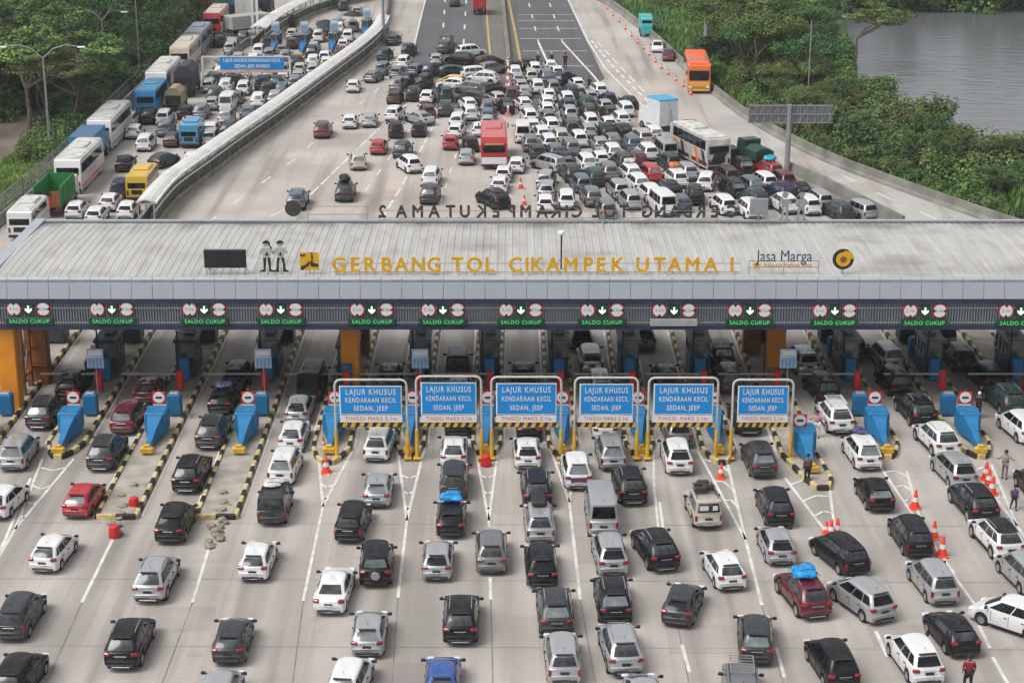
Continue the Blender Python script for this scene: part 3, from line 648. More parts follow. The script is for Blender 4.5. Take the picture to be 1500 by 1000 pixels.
def booth(kind):
    e = empty('toll_booth'); c = M['teal'] if kind else M['booth']
    MB().bbox((0, 0, .72), (1.15, 2.5, 1.1), .05).build('lower_wall', c, e)
    q = MB()
    for sx in (-1, 1):
        for sy in (-1.2, -.4, .4, 1.2): q.box((sx * .54, sy, 1.75), (.07, .07, 1.0))
    for sx in (-1, 1): q.box((sx * .54, 0, 2.2), (.065, 2.45, .06))
    for sy in (-1.2, 1.2): q.box((0, sy, 2.2), (1.1, .065, .055))
    q.build('frame', c, e); MB().box((0, 0, 1.74), (1.04, 2.36, .94)).build('window', M['glass2'], e)
    MB().bbox((0, 0, 2.34), (1.35, 2.9, .2), .06).build('roof', mat('booth_roof', (.16, .17, .18), .5) if kind else M['booth'], e)
    MB().bbox((.05, .2, 2.58), (.6, .8, .28), .04).build('air_conditioner', M['greypaint'], e)
    MB().box((-.6, -.3, 1.35), (.12, .7, .05)).build('counter', M['steel'], e)
    MB().bbox((0, -1.7, .8), (.6, .45, 1.3), .05).build('card_reader', M['blue'], e); return e
def tallpost():
    e = empty('camera_post'); MB().tube([(0, 0, .1), (0, 0, 3.3)], .05).build('post', M['dark'], e)
    MB().bbox((0, -.1, 3.2), (.18, .4, .16), .03).build('camera', M['greypaint'], e); return e
def awning():
    e = empty('striped_awning'); q = MB()
    for k in range(9): q.box((-.8 + k * .2, 0, 2.9), (.1, .9, .04), 0, Matrix.Rotation(R(-25), 3, 'X')); q.box((-.7 + k * .2, 0, 2.9), (.1, .9, .04), 1, Matrix.Rotation(R(-25), 3, 'X'))
    q.build('canopy', [M['red'], M['white']], e)
    MB().bbox((0, 1.0, 1.4), (1.3, 1.4, 2.4), .06).build('cabin', M['booth'], e); return e
YBX = YG(640)
protos = {}
def put(fn, key, X, Y, z, label, cat, group, dx=0):
    if key not in protos: protos[key] = fn(); o = protos[key]
    else: o = copy_tree(protos[key])
    o.location = (X, Y, z); tag(o, label, cat, group); return o
pos = lambda i: f"{ordn[i]} toll island from the left"
for i, x in enumerate(ISX):
    yn = YN + (-2.6 if i == 10 else 0)
    big = i in (10, 11, 12, 1, 2)
    o = put(attenuator, 'att', x + (.25 if i == 10 else 0), yn + .25, .17, f"blue tapered crash cushion on the {pos(i)}", 'crash cushion', 'blue crash cushions')
    if i in (5, 6, 7, 8, 9): o.scale = (.72, 1, 1)
    put(lane_sign_post, 'lsp', x + (0 if i not in (5, 6, 7, 8) else .05), YG(630) if i != 10 else YG(665), .15, f"round white limit sign on a red board, {pos(i)}", 'sign', 'round sign boards before the booths')
    put(cabinet, 'cab', x + (.45 if i < 7 else -.42), YG(612), .15, f"blue equipment cabinet behind the cushion on the {pos(i)}", 'cabinet', 'blue equipment cabinets')
    if i in (0, 1, 3, 5, 10): put(info_board, 'inf', x + (.25 if i < 6 else .5), YG(588), .15, f"pale blue tariff board on a post, {pos(i)}", 'board', 'tariff boards')
    put(redpost, 'red', x + .1, YG(578), .15, f"red boom barrier housing on the {pos(i)}", 'barrier', 'boom barriers')
    k = 0 if i in (1, 2, 4) else 1
    if i != 10: put(lambda: booth(k), f'booth{k}', x + .05, YG(548 if i not in (4,) else 556), .15, f"{'dark' if k == 0 else 'teal'} toll booth on the {pos(i)}", 'toll booth', 'toll booths under the roof')
    put(tallpost, 'tp', x - .35, YG(560), .15, f"thin dark camera post on the {pos(i)}", 'camera post', 'camera posts')
    if i in (1, 2, 3, 10, 11, 12, 0): put(awning, 'aw', x + .1, YG(510), .1, f"red and white striped awning over a cabin, {pos(i)}", 'awning', 'striped awnings')
    if i in (2, 3, 11, 12): o = put(cabinet, 'cab', x - .2, YG(528), .15, f"blue cabinet at the rear of the {pos(i)}", 'cabinet', 'blue equipment cabinets')
# ---- portals with the blue lane boards
PORT = [(487, 600, 556, 1), (606, 709, 551, 0), (716, 826, 552, 0), (838, 938, 553, 0), (946, 1055, 553, 0), (1069, 1165, 556, 0)]
txtm = [text_mesh('LAJUR KHUSUS', .44, .008, M['white'], .004, space=1.25), text_mesh('KENDARAAN KECIL', .37, .008, M['white'], .004, space=1.2), text_mesh('SEDAN, JEEP', .37, .008, M['white'], .004, space=1.2), text_mesh('TINGGI MAKS 2.1m', .28, .004, M['red'], .0, space=1.2)]
YP = YG(674)
for i, (xa, xb, yt, d) in enumerate(PORT):
    zt = ZA(yt, YP); x0, x1 = XA(xa + 4, YP, 3), XA(xb - 4, YP, 3); xc, w = (x0 + x1) / 2, x1 - x0
    e = empty('lane_portal', (xc, YP, 0)); tag(e, f"blue small-vehicle lane board on a pipe portal, {ordn[i]} of six from the left", 'lane portal', 'blue lane boards on pipe portals')
    fr = MB(); a = w / 2; r_ = .3
    pts = [(-a, 0, 1.6), (-a, 0, zt - r_)] + [(-a + r_ - r_ * math.cos(t), 0, zt - r_ + r_ * math.sin(t)) for t in (R(30), R(60), R(90))] + [(a - r_ + r_ * math.sin(t), 0, zt - r_ + r_ * math.cos(t)) for t in (0, R(30), R(60), R(90))] + [(a, 0, 1.6)]
    fr.tube(pts, .062, 8).build('pipe_frame', mat('cream_pipe', (.5, .49, .45), .4), e)
    for sx in (-1, 1): MB().tube([(sx * a, 0, .1), (sx * a, 0, 1.7)], .1, 8).build('leg', M['yellow'], e); MB().bbox((sx * a, 0, .16), (.4, .4, .1), .02).build('base_plate', M['yellow'], e)
    zb1, zb0 = zt - .28, ZA(606, YP); bw = w - .48
    MB().bbox((0, -.1, (zb1 + zb0) / 2), (bw, .06, zb1 - zb0), .05).build('white_border', M['white'], e)
    bd = MB().bbox((0, -.135, (zb1 + zb0) / 2), (bw - .12, .02, zb1 - zb0 - .12), .01).build('blue_board', M['signblue'], e)
    hh = zb1 - zb0
    for k, (tm, fz) in enumerate(zip(txtm[:3], (.28, 0, -.28))):
        o = bpy.data.objects.new('lettering', tm); COL.objects.link(o); o.parent = bd; o.location = (0, -.15, (zb1 + zb0) / 2 + hh * fz); o.rotation_euler = (R(90), 0, 0)
        ww = (.80, .82, .55)[k] * bw; o.scale = (ww / max(v.co.x for v in tm.vertices) / 2, 1, 1)
    zp1, zp0 = zb0 - .03, ZA(617, YP)
    hp = MB().box((0, -.1, (zp1 + zp0) / 2), (bw, .05, zp1 - zp0)).build('height_plate', M['white'], e)
    o = bpy.data.objects.new('lettering', txtm[3]); COL.objects.link(o); o.parent = hp; o.location = (0, -.128, (zp1 + zp0) / 2); o.rotation_euler = (R(90), 0, 0); o.scale = (bw * .82 / max(v.co.x for v in txtm[3].vertices) / 2, 1, 1)
    st = MB(); n = 16
    for k in range(n):
        xx0 = -a + .1 + (w - .2) * k / n; xx1 = -a + .1 + (w - .2) * (k + 1) / n; z0, z1 = ZA(624, YP), ZA(618, YP); sh = .1
        st.prism_y([(xx0, z0), (xx1, z0), (xx1 + (sh if k < n - 1 else 0), z1), (xx0 + (sh if k else 0), z1)], -.12, -.03, k % 2)
    st.build('striped_bar', [M['black'], M['yellow']], e)
# ================================================================ CURVED COVERED WALKWAY
def offset_path(P, d):
    out = []
    for i, p in enumerate(P):
        t = (P[min(i + 1, len(P) - 1)] - P[max(i - 1, 0)]); t.z = 0; t.normalize(); out.append(p + Vector((t.y, -t.x, 0)) * d)
    return out
def resample(P, step):
    out = [P[0].copy()]; acc = 0
    for a, b in zip(P[:-1], P[1:]):
        L = (b - a).length; d = step - acc
        while d <= L: out.append(a.lerp(b, d / L)); d += step
        acc = (acc + L) % step
    return out
def smooth(P, it=3):
    for _ in range(it):
        Q = [P[0]]
        for a, b in zip(P[:-1], P[1:]): Q += [a.lerp(b, .25), a.lerp(b, .75)]
        Q.append(P[-1]); P = Q
    return P
def walkway(pts, hr, wr, label):
    P = resample(smooth([G(*p) for p in pts]), 1.0); e = empty('covered_walkway', P[0]); tag(e, label, 'covered walkway')
    o0 = P[0]; loc = [p - o0 for p in P]
    def loft(prof, name, m):                    # prof: list of (side offset, z)
        mb = MB(); n = len(prof); rows = [offset_path(loc, d) for d, z in prof]; vs = []
        for i in range(len(loc)):
            for k, (d, z) in enumerate(prof): vs.append((rows[k][i].x, rows[k][i].y, z))
        mb.add(vs, [(i * n + k, i * n + (k + 1) % n, (i + 1) * n + (k + 1) % n, (i + 1) * n + k) for i in range(len(loc) - 1) for k in range(n)]); mb.add(vs[:n], [tuple(range(n))]); mb.add(vs[-n:], [tuple(range(n))])
        return mb.build(name, m, e)
    w = wr / 2
    loft([(-w, hr - .18), (-w * .5, hr + .02), (0, hr + .1), (w * .5, hr + .02), (w, hr - .18), (w, hr - .26), (0, hr), (-w, hr - .26)], 'roof', M['roofcurve'])
    loft([(w + .02, hr - .16), (w + .16, hr - .12), (w + .16, hr - .3), (w + .02, hr - .3)], 'gutter', M['white'])
    loft([(w - .35, 0), (w + .1, 0), (w + .1, .32), (w + .0, .42), (w - .2, .42), (w - .35, .32)], 'base_wall', bpy.data.materials.get('tan_kerb') or mat('tan_kerb', (.25, .22, .165), .9, 0, .4, 1.2))
    loft([(w - .34, .43), (w - .14, .43), (w - .12, 1.0), (w - .18, 1.22), (w - .34, 1.15)], 'hedge', bpy.data.materials.get('grey_green_hedge') or mat('grey_green_hedge', (.06, .085, .055), .95, 0, .7, 1.6, bump=1.0))
    loft([(w - .10, 1.28), (w - .0, 1.28), (w - .0, 1.40), (w - .10, 1.40)], 'top_rail', M['white'])
    loft([(-w + .05, 0), (-w + .3, 0), (-w + .3, .8), (-w + .05, .8)], 'inner_wall', M['barrier'])
    R1 = offset_path(loc, w - .08); R0 = offset_path(loc, -w + .15); q = MB(); q2 = MB()
    for i in range(0, len(loc), 3):
        a_, b_ = R1[i], R0[i]; q = MB()
        for rr in (a_, b_): q.box((rr.x, rr.y, hr / 2), (.1, .1, hr - .2))
        q.tube([(a_.x, a_.y, hr - .3), (b_.x, b_.y, hr - .3)], .05, 5); q.build('portal_frame', M['greypaint'], e)
    for i in range(len(loc) - 1):
        m_ = (R1[i] + R1[i + 1]) / 2; q2.box((m_.x, m_.y, 1.0), (.05, .05, .55)); q2.box((R1[i].x, R1[i].y, 1.0), (.05, .05, .55)); 
        q2.tube([(R1[i].x, R1[i].y, 1.4), (R1[i + 1].x, R1[i + 1].y, hr - .3)], .025, 5)
    q2.build('railing', M['greypaint'], e)
    return e
def roofcurve():
    m = mat('pale_sheet_roofing', (.46, .455, .43), .45, .1, .2, .8); return m
M['roofcurve'] = mat('pale_sheet_roofing', (.62, .61, .58), .5, .0, .14, .8)
walkway([(215, 335), (232, 312), (252, 290), (300, 256), (345, 222), (400, 184), (450, 146), (495, 112), (535, 82), (556, 60), (562, 46)], 2.25, 1.45, 'long curved covered walkway with pale roof between the two plazas')
walkway([(378, 68), (400, 48), (440, 25), (480, 12), (520, 2), (560, -4)], 2.4, 1.9, 'short covered walkway curving away at the top of the side plaza')
# concrete barriers
def barrier(pts, label, h=.85, name='concrete_barrier', w=.3, m=None, closed_end=True):
    P = resample(smooth([G(*p) for p in pts], 2), 2.0); o0 = P[0].copy(); loc = [p - o0 for p in P]
    prof = [(-w, 0), (w, 0), (w * .9, .15), (w * .4, .35), (w * .3, h), (-w * .3, h), (-w * .4, .35), (-w * .9, .15)]; n = len(prof); rows = [offset_path(loc, d) for d, z in prof]; vs = []
    for i in range(len(loc)):
        for k, (d, z) in enumerate(prof): vs.append((rows[k][i].x, rows[k][i].y, z))
    mb = MB().add(vs, [(i * n + k, i * n + (k + 1) % n, (i + 1) * n + (k + 1) % n, (i + 1) * n + k) for i in range(len(loc) - 1) for k in range(n)]); mb.add(vs[:n], [tuple(range(n))]); mb.add(vs[-n:], [tuple(range(n))])
    o = mb.build(name, m or M['barrier'], None, o0); tag(o, label, 'barrier'); return o
barrier([(868, -12), (880, 2), (898, 11), (930, 35), (962, 61), (1010, 107), (1058, 147), (1100, 179), (1200, 233), (1300, 271), (1440, 321), (1600, 372)], 'mossy concrete barrier curving along the right edge of the slip road', .9, w=.4)
barrier([(1152, 258), (1190, 272), (1230, 293), (1290, 325), (1340, 350)], 'grey concrete wall between the jam and the slip road', 1.3, w=.5)
barrier([(562, 46), (567, 30), (569, 10), (570, -20)], 'dark concrete parapet continuing past the end of the curved walkway', 1.4, w=.4)
barrier([(734, -40), (737, 0), (742, 50), (747, 98)], 'concrete median barrier between the two dark carriageways', .85, w=.3)
barrier([(300, 124), (322, 100), (350, 74), (372, 62)], 'concrete divider wall beside the blue overhead board', .9, w=.35)
# red and white water barriers down the middle
for k in range(7):
    p = G(744 + (k % 2) * .8, 106 + k * 10.5); e = empty('plastic_barrier', (p.x, p.y, 0)); tag(e, f"faded red plastic road barrier in the median line, {ordn[k]} from the far end", 'road barrier', 'faded red barriers in the median line')
    MB().prism_x([(-.9, 0), (.9, 0), (.9, .9), (-.9, .9)], -.12, .12).prism_x([(-.9, 0), (.9, 0), (.85, .25), (-.85, .25)], -.3, .3).build('shell', mat('faded_red_plastic', (.62, .26, .25), .5) if k == 0 else bpy.data.materials['faded_red_plastic'], e)
    MB().box((0, 0, .93), (.2, 1.5, .06)).build('top_strip', M['white'], e)
# fence and guard rail on the left edge
def fence(pts, label, h, post, name='mesh_fence'):
    P = resample(smooth([G(*p) for p in pts], 2), 2.5); o0 = P[0].copy(); e = empty(name, o0); tag(e, label, 'fence'); q = MB(); r = MB()
    for i, p in enumerate(P):
        a = p - o0; MB().box((a.x, a.y, h / 2), (.14, .14, h)).build('post', M['barrier'], e)
        if i < len(P) - 1:
            b = P[i + 1] - o0
            for zz in (.35, .7, 1.05, h - .1): r.tube([(a.x, a.y, zz), (b.x, b.y, zz)], .035, 5)
            for t in range(1, 6): c = a.lerp(b, t / 6); r.box((c.x, c.y, h / 2), (.03, .03, h - .1))
    r.build('rails', post, e)
fence([(-50, 362), (10, 312), (50, 278), (100, 232), (142, 188), (182, 148), (228, 104), (292, 38), (335, -6)], 'weathered grey fence along the forest side of the side plaza', 1.8, M['greypaint'])
barrier([(-60, 380), (0, 328), (40, 298), (56, 284)], 'pale low guard wall at the left edge below the fence', .8)
barrier([(150, 198), (190, 160), (235, 116), (275, 72)], 'long grey retaining wall behind the parked buses', 1.5, w=.3)
# ================================================================ LAMPS, POLES, GANTRY
def street_lamp(px, py, h, label, arms=(-1, 1), reach=2.4):
    p = G(px, py); e = empty('street_lamp', p); tag(e, label, 'street lamp')
    MB().tube([(0, 0, 0), (0, 0, h * .6), (0, 0, h)], [.13, .1, .07]).build('pole', M['steel'], e)
    for s in arms:
        a = MB().tube([(0, 0, h - .1), (s * .3 * reach, 0, h + .75), (s * .65 * reach, 0, h + 1.1), (s * reach, 0, h + .95)], .05).build('arm', M['steel'], e)
        MB().bbox((s * (reach + .3), 0, h + .9), (.7, .26, .14), .04).build('lantern', M['white'], a)
def zpole(px, pyb, pyt): return ZA(pyt, G(px, pyb).y)
street_lamp(74, 226, zpole(74, 226, 84), 'tall double armed street lamp nearest the grass on the left', (-1, 1), 3.2)
street_lamp(155, 118, zpole(155, 118, 30), 'double armed street lamp standing deeper in the left forest', (1, -1), 2.2)
for px, pb, pt, w, lab in ((1034, 78, -20, .38, 'thick pale concrete pole at the bright grass on the right'), (1183, 152, 30, .09, 'thin green metal mast rising from the right bank trees'), (205, 110, -10, .09, 'thin pole standing in the left forest'), (562, 64, -30, .22, 'white pole at the far end of the curved walkway')):
    p = G(px, pb); e = empty('pole', p); tag(e, lab, 'pole'); hh = zpole(px, pb, pt)
    MB().tube([(0, 0, 0), (0, 0, hh)], [w, w * .7], 12).build('shaft', M['steel'], e); MB().lathe([(w * 1.8, 0), (w * 1.8, .15), (w * 1.2, .3)], (0, 0, 0), 12).build('foot', M['barrier'], e)
g_ = G(1152, 262); e = empty('sign_gantry', g_); tag(e, 'grey T shaped sign gantry seen from behind above the jam', 'sign gantry')
zt = ZA(155, g_.y); z0 = ZA(180, g_.y); MB().tube([(0, 0, 0), (0, 0, zt + .1)], [.24, .2], 12).build('post', M['steel'], e)
q = MB(); xa, xb = XA(1097, g_.y, zt) - g_.x, XA(1221, g_.y, zt) - g_.x
for zz in (z0, (z0 + zt) / 2, zt): q.box(((xa + xb) / 2, 0, zz), (xb - xa, .1, .08))
k = 0
x = xa
while x < xb - .01:
    q.box((x + .04, 0, (z0 + zt) / 2), (.06, .08, zt - z0)); q.tube([(x, -.03, z0), (x + .6, -.03, zt)], .025, 5); x += .62
q.build('truss', M['steel'], e); MB().box(((xa + xb) / 2, .12, (z0 + zt) / 2), (xb - xa, .03, zt - z0 + .1)).build('sign_back', mat('panel_back', (.20, .205, .21), .6, .1, .1), e)
# overhead blue board in the side plaza
g_ = G(380, 128); e = empty('overhead_board', g_); tag(e, 'wide blue overhead lane board above the side plaza traffic', 'overhead board')
za, zb1 = ZA(84, g_.y), ZA(102, g_.y); xa, xb = XA(322, g_.y, za) - g_.x, XA(416, g_.y, za) - g_.x; xl, xr = XA(296, g_.y, za) - g_.x, XA(424, g_.y, za) - g_.x
q = MB(); 
for xx in (xl, xr): q.box((xx, 0, za / 2), (.18, .18, za))
for zz in (za + .05, zb1 - .12): q.box(((xl + xr) / 2, .05, zz), (xr - xl, .14, .12))
q.build('frame', M['white'], e); MB().bbox(((xa + xb) / 2, -.08, (za + zb1) / 2), (xb - xa, .08, za - zb1), .04).build('blue_board', M['signblue'], e)
for k, (s, w) in enumerate((('LAJUR KHUSUS KENDARAAN KECIL', .9), ('SEDAN, JEEP, MINIBUS', .55))):
    o = text('lettering', s, .5, M['white'], ((xa + xb) / 2, -.13, (za + zb1) / 2 + (.32 if k == 0 else -.3)), e, .004, .012); o.scale = (w * (xb - xa) / max(v.co.x for v in o.data.vertices) / 2, 1, 1)
MB().box(((xa + xb) / 2, -.06, zb1 - .22), (xb - xa + .8, .06, .22)).build('height_bar', mat('pinkish_bar', (.7, .42, .3), .5), e)
# side plaza booths
for k, (px, py) in enumerate([(404, 74), (446, 74), (489, 72), (537, 52)]):
    p = G(px, py); o = copy_tree(protos['booth1']); o.scale = (.8, .8, .8); o.location = (p.x, p.y + 1, 0); o.rotation_euler = (0, 0, R(-6)); tag(o, f"small teal booth of the side plaza, {ordn[k]} from the left", 'toll booth', 'side plaza booths')
    o = copy_tree(protos['att']); o.scale = (.75, .8, .8); o.location = (p.x, p.y - 4.0, 0); tag(o, f"blue crash cushion in the side plaza, {ordn[k]} from the left", 'crash cushion', 'side plaza cushions')
    o = copy_tree(protos['inf']); o.location = (p.x + .2, p.y - .8, .6); tag(o, f"pale board above a side plaza booth, {ordn[k]} from the left", 'board', 'side plaza boards')
for px, py in ((371, 52), (378, 54)):
    p = G(px, py); e = empty('pole', p); tag(e, 'white gantry pole above the side plaza, ' + ('left' if px == 371 else 'right') + ' of the pair', 'pole'); MB().box((0, 0, 3.5), (.3, .3, 7)).build('shaft', M['white'], e); MB().box((0, 0, .15), (.6, .6, .3)).build('foot', M['barrier'], e)
# ================================================================ CONES, CLUTTER
def cone():
    e = empty('traffic_cone'); MB().bbox((0, 0, .03), (.42, .42, .06), .03).build('base', M['cone'], e)
    MB().lathe([(.17, .05), (.045, .72), (.03, .75)], n=16).build('body', M['cone'], e); MB().lathe([(.128, .30), (.098, .46)], n=16).build('reflective_band', M['white'], e); return e
CONES = [(1340, 744, 1.3), (1368, 788, 1.2), (1380, 814, 1.35), (1444, 702, 1.3), (1448, 712, 1.3), (1453, 724, 1.3), (1217, 786, 1.2), (1226, 784, 1.2), (1210, 782, .9), (1056, 700, 1.1), (478, 692, 1.25), (474, 655, .8), (763, 276, 1.2), (768, 300, 1.1),
         (890, 14, .9), (898, 24, .9), (907, 33, .9), (916, 44, .9), (925, 54, .9), (934, 64, .9), (943, 73, .9), (951, 82, .9), (960, 92, .9), (969, 101, .9), (979, 110, .9), (990, 119, .9), (1001, 128, .9), (1012, 140, .9)]
CL = ['alone right of the black hatchback', 'beside the black minivan on the right', 'just below its neighbour by the black minivan', 'topmost of three by the right island nose', 'middle of three by the right island nose', 'lowest of three by the right island nose',
      'left front in the cluster by the black minivan roof', 'right one in the cluster by the black minivan roof', 'smallest in the cluster by the black minivan roof', 'at the island nose under the fifth lane board', 'before the yellow island nose under the first lane board', 'small, beside the blue cushion under the first lane board', 'on the pavement right of the white cars by the red coach', 'near the rear roof edge below the other cone']
cproto = cone(); cproto.location = (0, 0, 0)
for i, (px, py, s) in enumerate(CONES):
    o = cproto if i == 0 else copy_tree(cproto); p = G(px, py); o.location = p; o.scale = (s, s, s)
    tag(o, 'orange traffic cone ' + CL[i] if i < 14 else f"orange cone on the slip road, {ordn[i - 14]} from the top of the line", 'traffic cone', 'cones in traffic' if i < 14 else 'cones in a line on the slip road')
def lump(mb, c, r, seed, mi=0, sq=.6):
    rr = random.Random(seed); n = 8; vs = []; fs = []
    for j in range(5):
        ph = math.pi * (j + .5) / 5
        for k in range(n):
            a = 2 * math.pi * k / n; q = r * (1 + rr.uniform(-.18, .18)); vs.append((c[0] + q * math.sin(ph) * math.cos(a), c[1] + q * math.sin(ph) * math.sin(a), c[2] + q * sq * math.cos(ph)))
    for j in range(4):
        for k in range(n): fs.append((j * n + k, (j + 1) * n + k, (j + 1) * n + (k + 1) % n, j * n + (k + 1) % n))
    fs.append(tuple(range(n))); fs.append(tuple(reversed(range(4 * n, 5 * n)))); mb.add(vs, fs, mi, True)
M['sack'] = mat('dirty_sacking', (.27, .235, .185), .9, 0, .4, 6, bump=.6)
for lab, pts in (('heap of dirty sandbags before the second toll island from the left, with red drums', [(196, 715), (186, 728), (190, 742), (176, 745), (182, 758), (170, 770), (172, 782)]), ('long heap of dirty sandbags before the square ended island', [(326, 728), (329, 742), (322, 752), (324, 766), (316, 776), (318, 790), (313, 800), (322, 782)])):
    p0 = G(*pts[0]); e = empty('sandbag_heap', p0); tag(e, lab, 'sandbags')
    for j, pt in enumerate(pts):
        b = MB(); p = G(*pt) - p0
        for k in range(3): lump(b, (p.x + rnd.uniform(-.25, .25), p.y + rnd.uniform(-.2, .2), .10 + .12 * (k == 2)), .23, j * 7 + k, 0, .5)
        b.build('sandbag', M['sack'], e)
for px, py, lab in ((197, 744, 'red drum at the square end of the second toll island'), (168, 786, 'red drum at the lower tip of the sandbag heap'), (712, 682, 'small red drum at the nose under the second lane board')):
    e = empty('red_drum', G(px, py)); tag(e, lab, 'drum'); MB().lathe([(.26, 0), (.29, .05), (.27, .3), (.22, .55), (.1, .62)], n=16).build('body', M['red'], e); MB().lathe([(.275, .2), (.27, .3)], n=16).build('band', M['cone'], e)
# ================================================================ VEHICLES
def lerp_tab(tab, y):
    if y <= tab[0][0]: return tab[0][1]
    for (a, va), (b, vb) in zip(tab[:-1], tab[1:]):
        if y <= b: return va + (vb - va) * (y - a) / (b - a)
    return tab[-1][1]
KIND = {  # L, W, H, belt, rear base, rear top, front top, front base, wheel r, rear top profile
    'm': dict(L=4.20, W=1.70, H=1.66, belt=1.05, rb=-1.99, rt=-1.58, ft=.38, fb=1.30, wr=.31, hood=1.0, nm='minivan'),
    's': dict(L=4.40, W=1.78, H=1.70, belt=1.10, rb=-2.10, rt=-1.58, ft=.26, fb=1.10, wr=.36, hood=1.06, nm='SUV'),
    'z': dict(L=4.15, W=1.76, H=1.80, belt=1.10, rb=-1.86, rt=-1.72, ft=.35, fb=.85, wr=.37, hood=1.08, nm='SUV with a spare wheel'),
    'h': dict(L=3.85, W=1.67, H=1.46, belt=.97, rb=-1.83, rt=-1.32, ft=.22, fb=1.22, wr=.29, hood=.93, nm='hatchback'),
    'd': dict(L=4.45, W=1.73, H=1.42, belt=.95, rb=-1.62, rt=-.80, ft=.30, fb=1.20, wr=.30, hood=.90, nm='sedan'),
    'v': dict(L=4.85, W=1.76, H=2.08, belt=1.12, rb=-2.30, rt=-2.16, ft=1.35, fb=2.00, wr=.31, hood=1.10, nm='van'),
    'n': dict(L=4.20, W=1.67, H=1.66, belt=1.03, rb=-2.0, rt=-1.72, ft=.48, fb=1.25, wr=.30, hood=.94, nm='minivan'),
    'j': dict(L=4.05, W=1.68, H=1.82, belt=1.08, rb=-1.93, rt=-1.86, ft=.35, fb=.68, wr=.36, hood=1.06, nm='boxy jeep'),
}
def car_proto(kd):
    K = KIND[kd]; L, W = K['L'], K['W']; hl = L / 2; wr = K['wr']; wf, wb = hl - .80, -hl + .78; ra = wr + .075; zs = .22 if kd not in 'szj' else .32
    ends = [(-hl, .60), (-hl + .05, .66), (-hl + .07, K['belt'] - .10), (-hl + .16, K['belt'] - .01)]
    if kd == 'd': ends = [(-hl, .62), (-hl + .05, .7), (-hl + .08, .90), (-hl + .3, .96), (-1.5, .97)]
    top = ends + [(-.6, K['belt'] + .005), (K['fb'] - .05, K['belt'] - .02), (K['fb'] + .12, K['hood']), (hl - .45, K['hood'] - .12), (hl - .16, .74), (hl - .06, .64), (hl, .50)]
    if kd == 'j': top[-4:] = [(hl - .25, K['hood'] - .04), (hl - .12, .9), (hl - .05, .66), (hl, .6)]
    if kd == 'v': top[-4:] = [(hl - .30, 1.0), (hl - .12, .85), (hl - .04, .66), (hl, .5)]
    ys = sorted(set([round(v, 3) for v in [-hl, -hl + .05, -hl + .07, -hl + .16, -hl + .3, hl, hl - .06, hl - .16, hl - .3, hl - .45, K['fb'] - .05, K['fb'] + .12, 0, -.6, .5] + [c + ra * math.cos(a) for c in (wf, wb) for a in [math.pi * k / 8 for k in range(9)]] + [c + s * (ra + .02) for c in (wf, wb) for s in (-1, 1)]]))
    def zb(y):
        for c in (wf, wb):
            if abs(y - c) < ra: return max(zs, wr + math.sqrt(ra * ra - (y - c) ** 2))
        return zs + (.06 if abs(y) > hl - .1 else 0)
    def hw(y):
        t = abs(y) / hl; return W / 2 * (1 - .13 * max(0, (t - .74) / .26) ** 2)
    B = MB(); vs = []; n = 14
    for y in ys:
        w, b, t = hw(y), zb(y), lerp_tab(top, y); b = min(b, t - .12); mid = b + (t - b) * .45
        half = [(0, b), (w * .86, b), (w * .97, b + .04), (w, mid), (w * .985, t - (t - b) * .22), (w * .93, t - .02), (w * .60, t + .012), (0, t + .022)]
        ring = half + [(-x, z) for x, z in reversed(half[1:-1])]
        bw = .09 * max(0., (abs(y) / hl - .80) / .20) * (1 if y > 0 else -1)
        vs += [(x, y + bw * (1 - (x / w) ** 2), z) for x, z in ring]
    n = 14; fs = []; mi = []
    for j in range(len(ys) - 1):
        for k in range(n): fs.append((j * n + k, j * n + (k + 1) % n, (j + 1) * n + (k + 1) % n, (j + 1) * n + k)); mi.append(1 if k in (0, 13) else 0)
    fs.append(tuple(range(n))); mi.append(0); fs.append(tuple((len(ys) - 1) * n + k for k in range(n))); mi.append(0)
    B.add(vs, fs, 0, True); B.m = mi[:]
    # cabin with painted pillars: curved in plan and in profile
    z0, z1 = K['belt'] - .05, K['H'] - .05; wb0, wt = W / 2 * .945, W / 2 * (.73 if kd not in 'vj' else .86); box_ = kd in 'vj'
    def hx(t, u):
        return (wb0 + (wt - wb0) * (t ** 1.25)) * (1 - (.10 if not box_ else .03) * (1 - u) ** 3 - .09 * u ** 5)
    def yr(t): return K['rb'] + (K['rt'] - K['rb']) * (t ** 1.15)
    def yf(t): return K['fb'] + (K['ft'] - K['fb']) * (t ** .92)
    def zz_(t, u): return z0 + (z1 - z0 - (.11 if not box_ else .03) * (1 - u) ** 2.2 * t - (.05 * u ** 4) * t) * t
    def S(t, u, s): return Vector((s * hx(t, u), yr(t) + (yf(t) - yr(t)) * u, zz_(t, u)))
    def E(t, v, e):
        p = S(t, float(e), 1); bow = (.16 if e else .09) * (1 - v * v); return Vector((v * p.x, p.y + (bow if e else -bow), p.z + .02 * t * (1 - v * v)))
    US = [.03, .12, .28, .45, .62, .78, .90, .97]; VS = [-.86, -.5, 0, .5, .86]
    def cring(t): return [E(t, v, 0) for v in VS] + [S(t, u, 1) for u in US] + [E(t, -v, 1) for v in VS] + [S(t, u, -1) for u in US[::-1]]
    rings = [cring(t) for t in (0, .33, .66, .9, 1)]; n = len(rings[0])
    vs = [p for r_ in rings for p in r_]; fs = [(j * n + k, j * n + (k + 1) % n, j * n + n + (k + 1) % n, j * n + n + k) for j in range(4) for k in range(n)]
    B.add(vs, fs, 0, True)
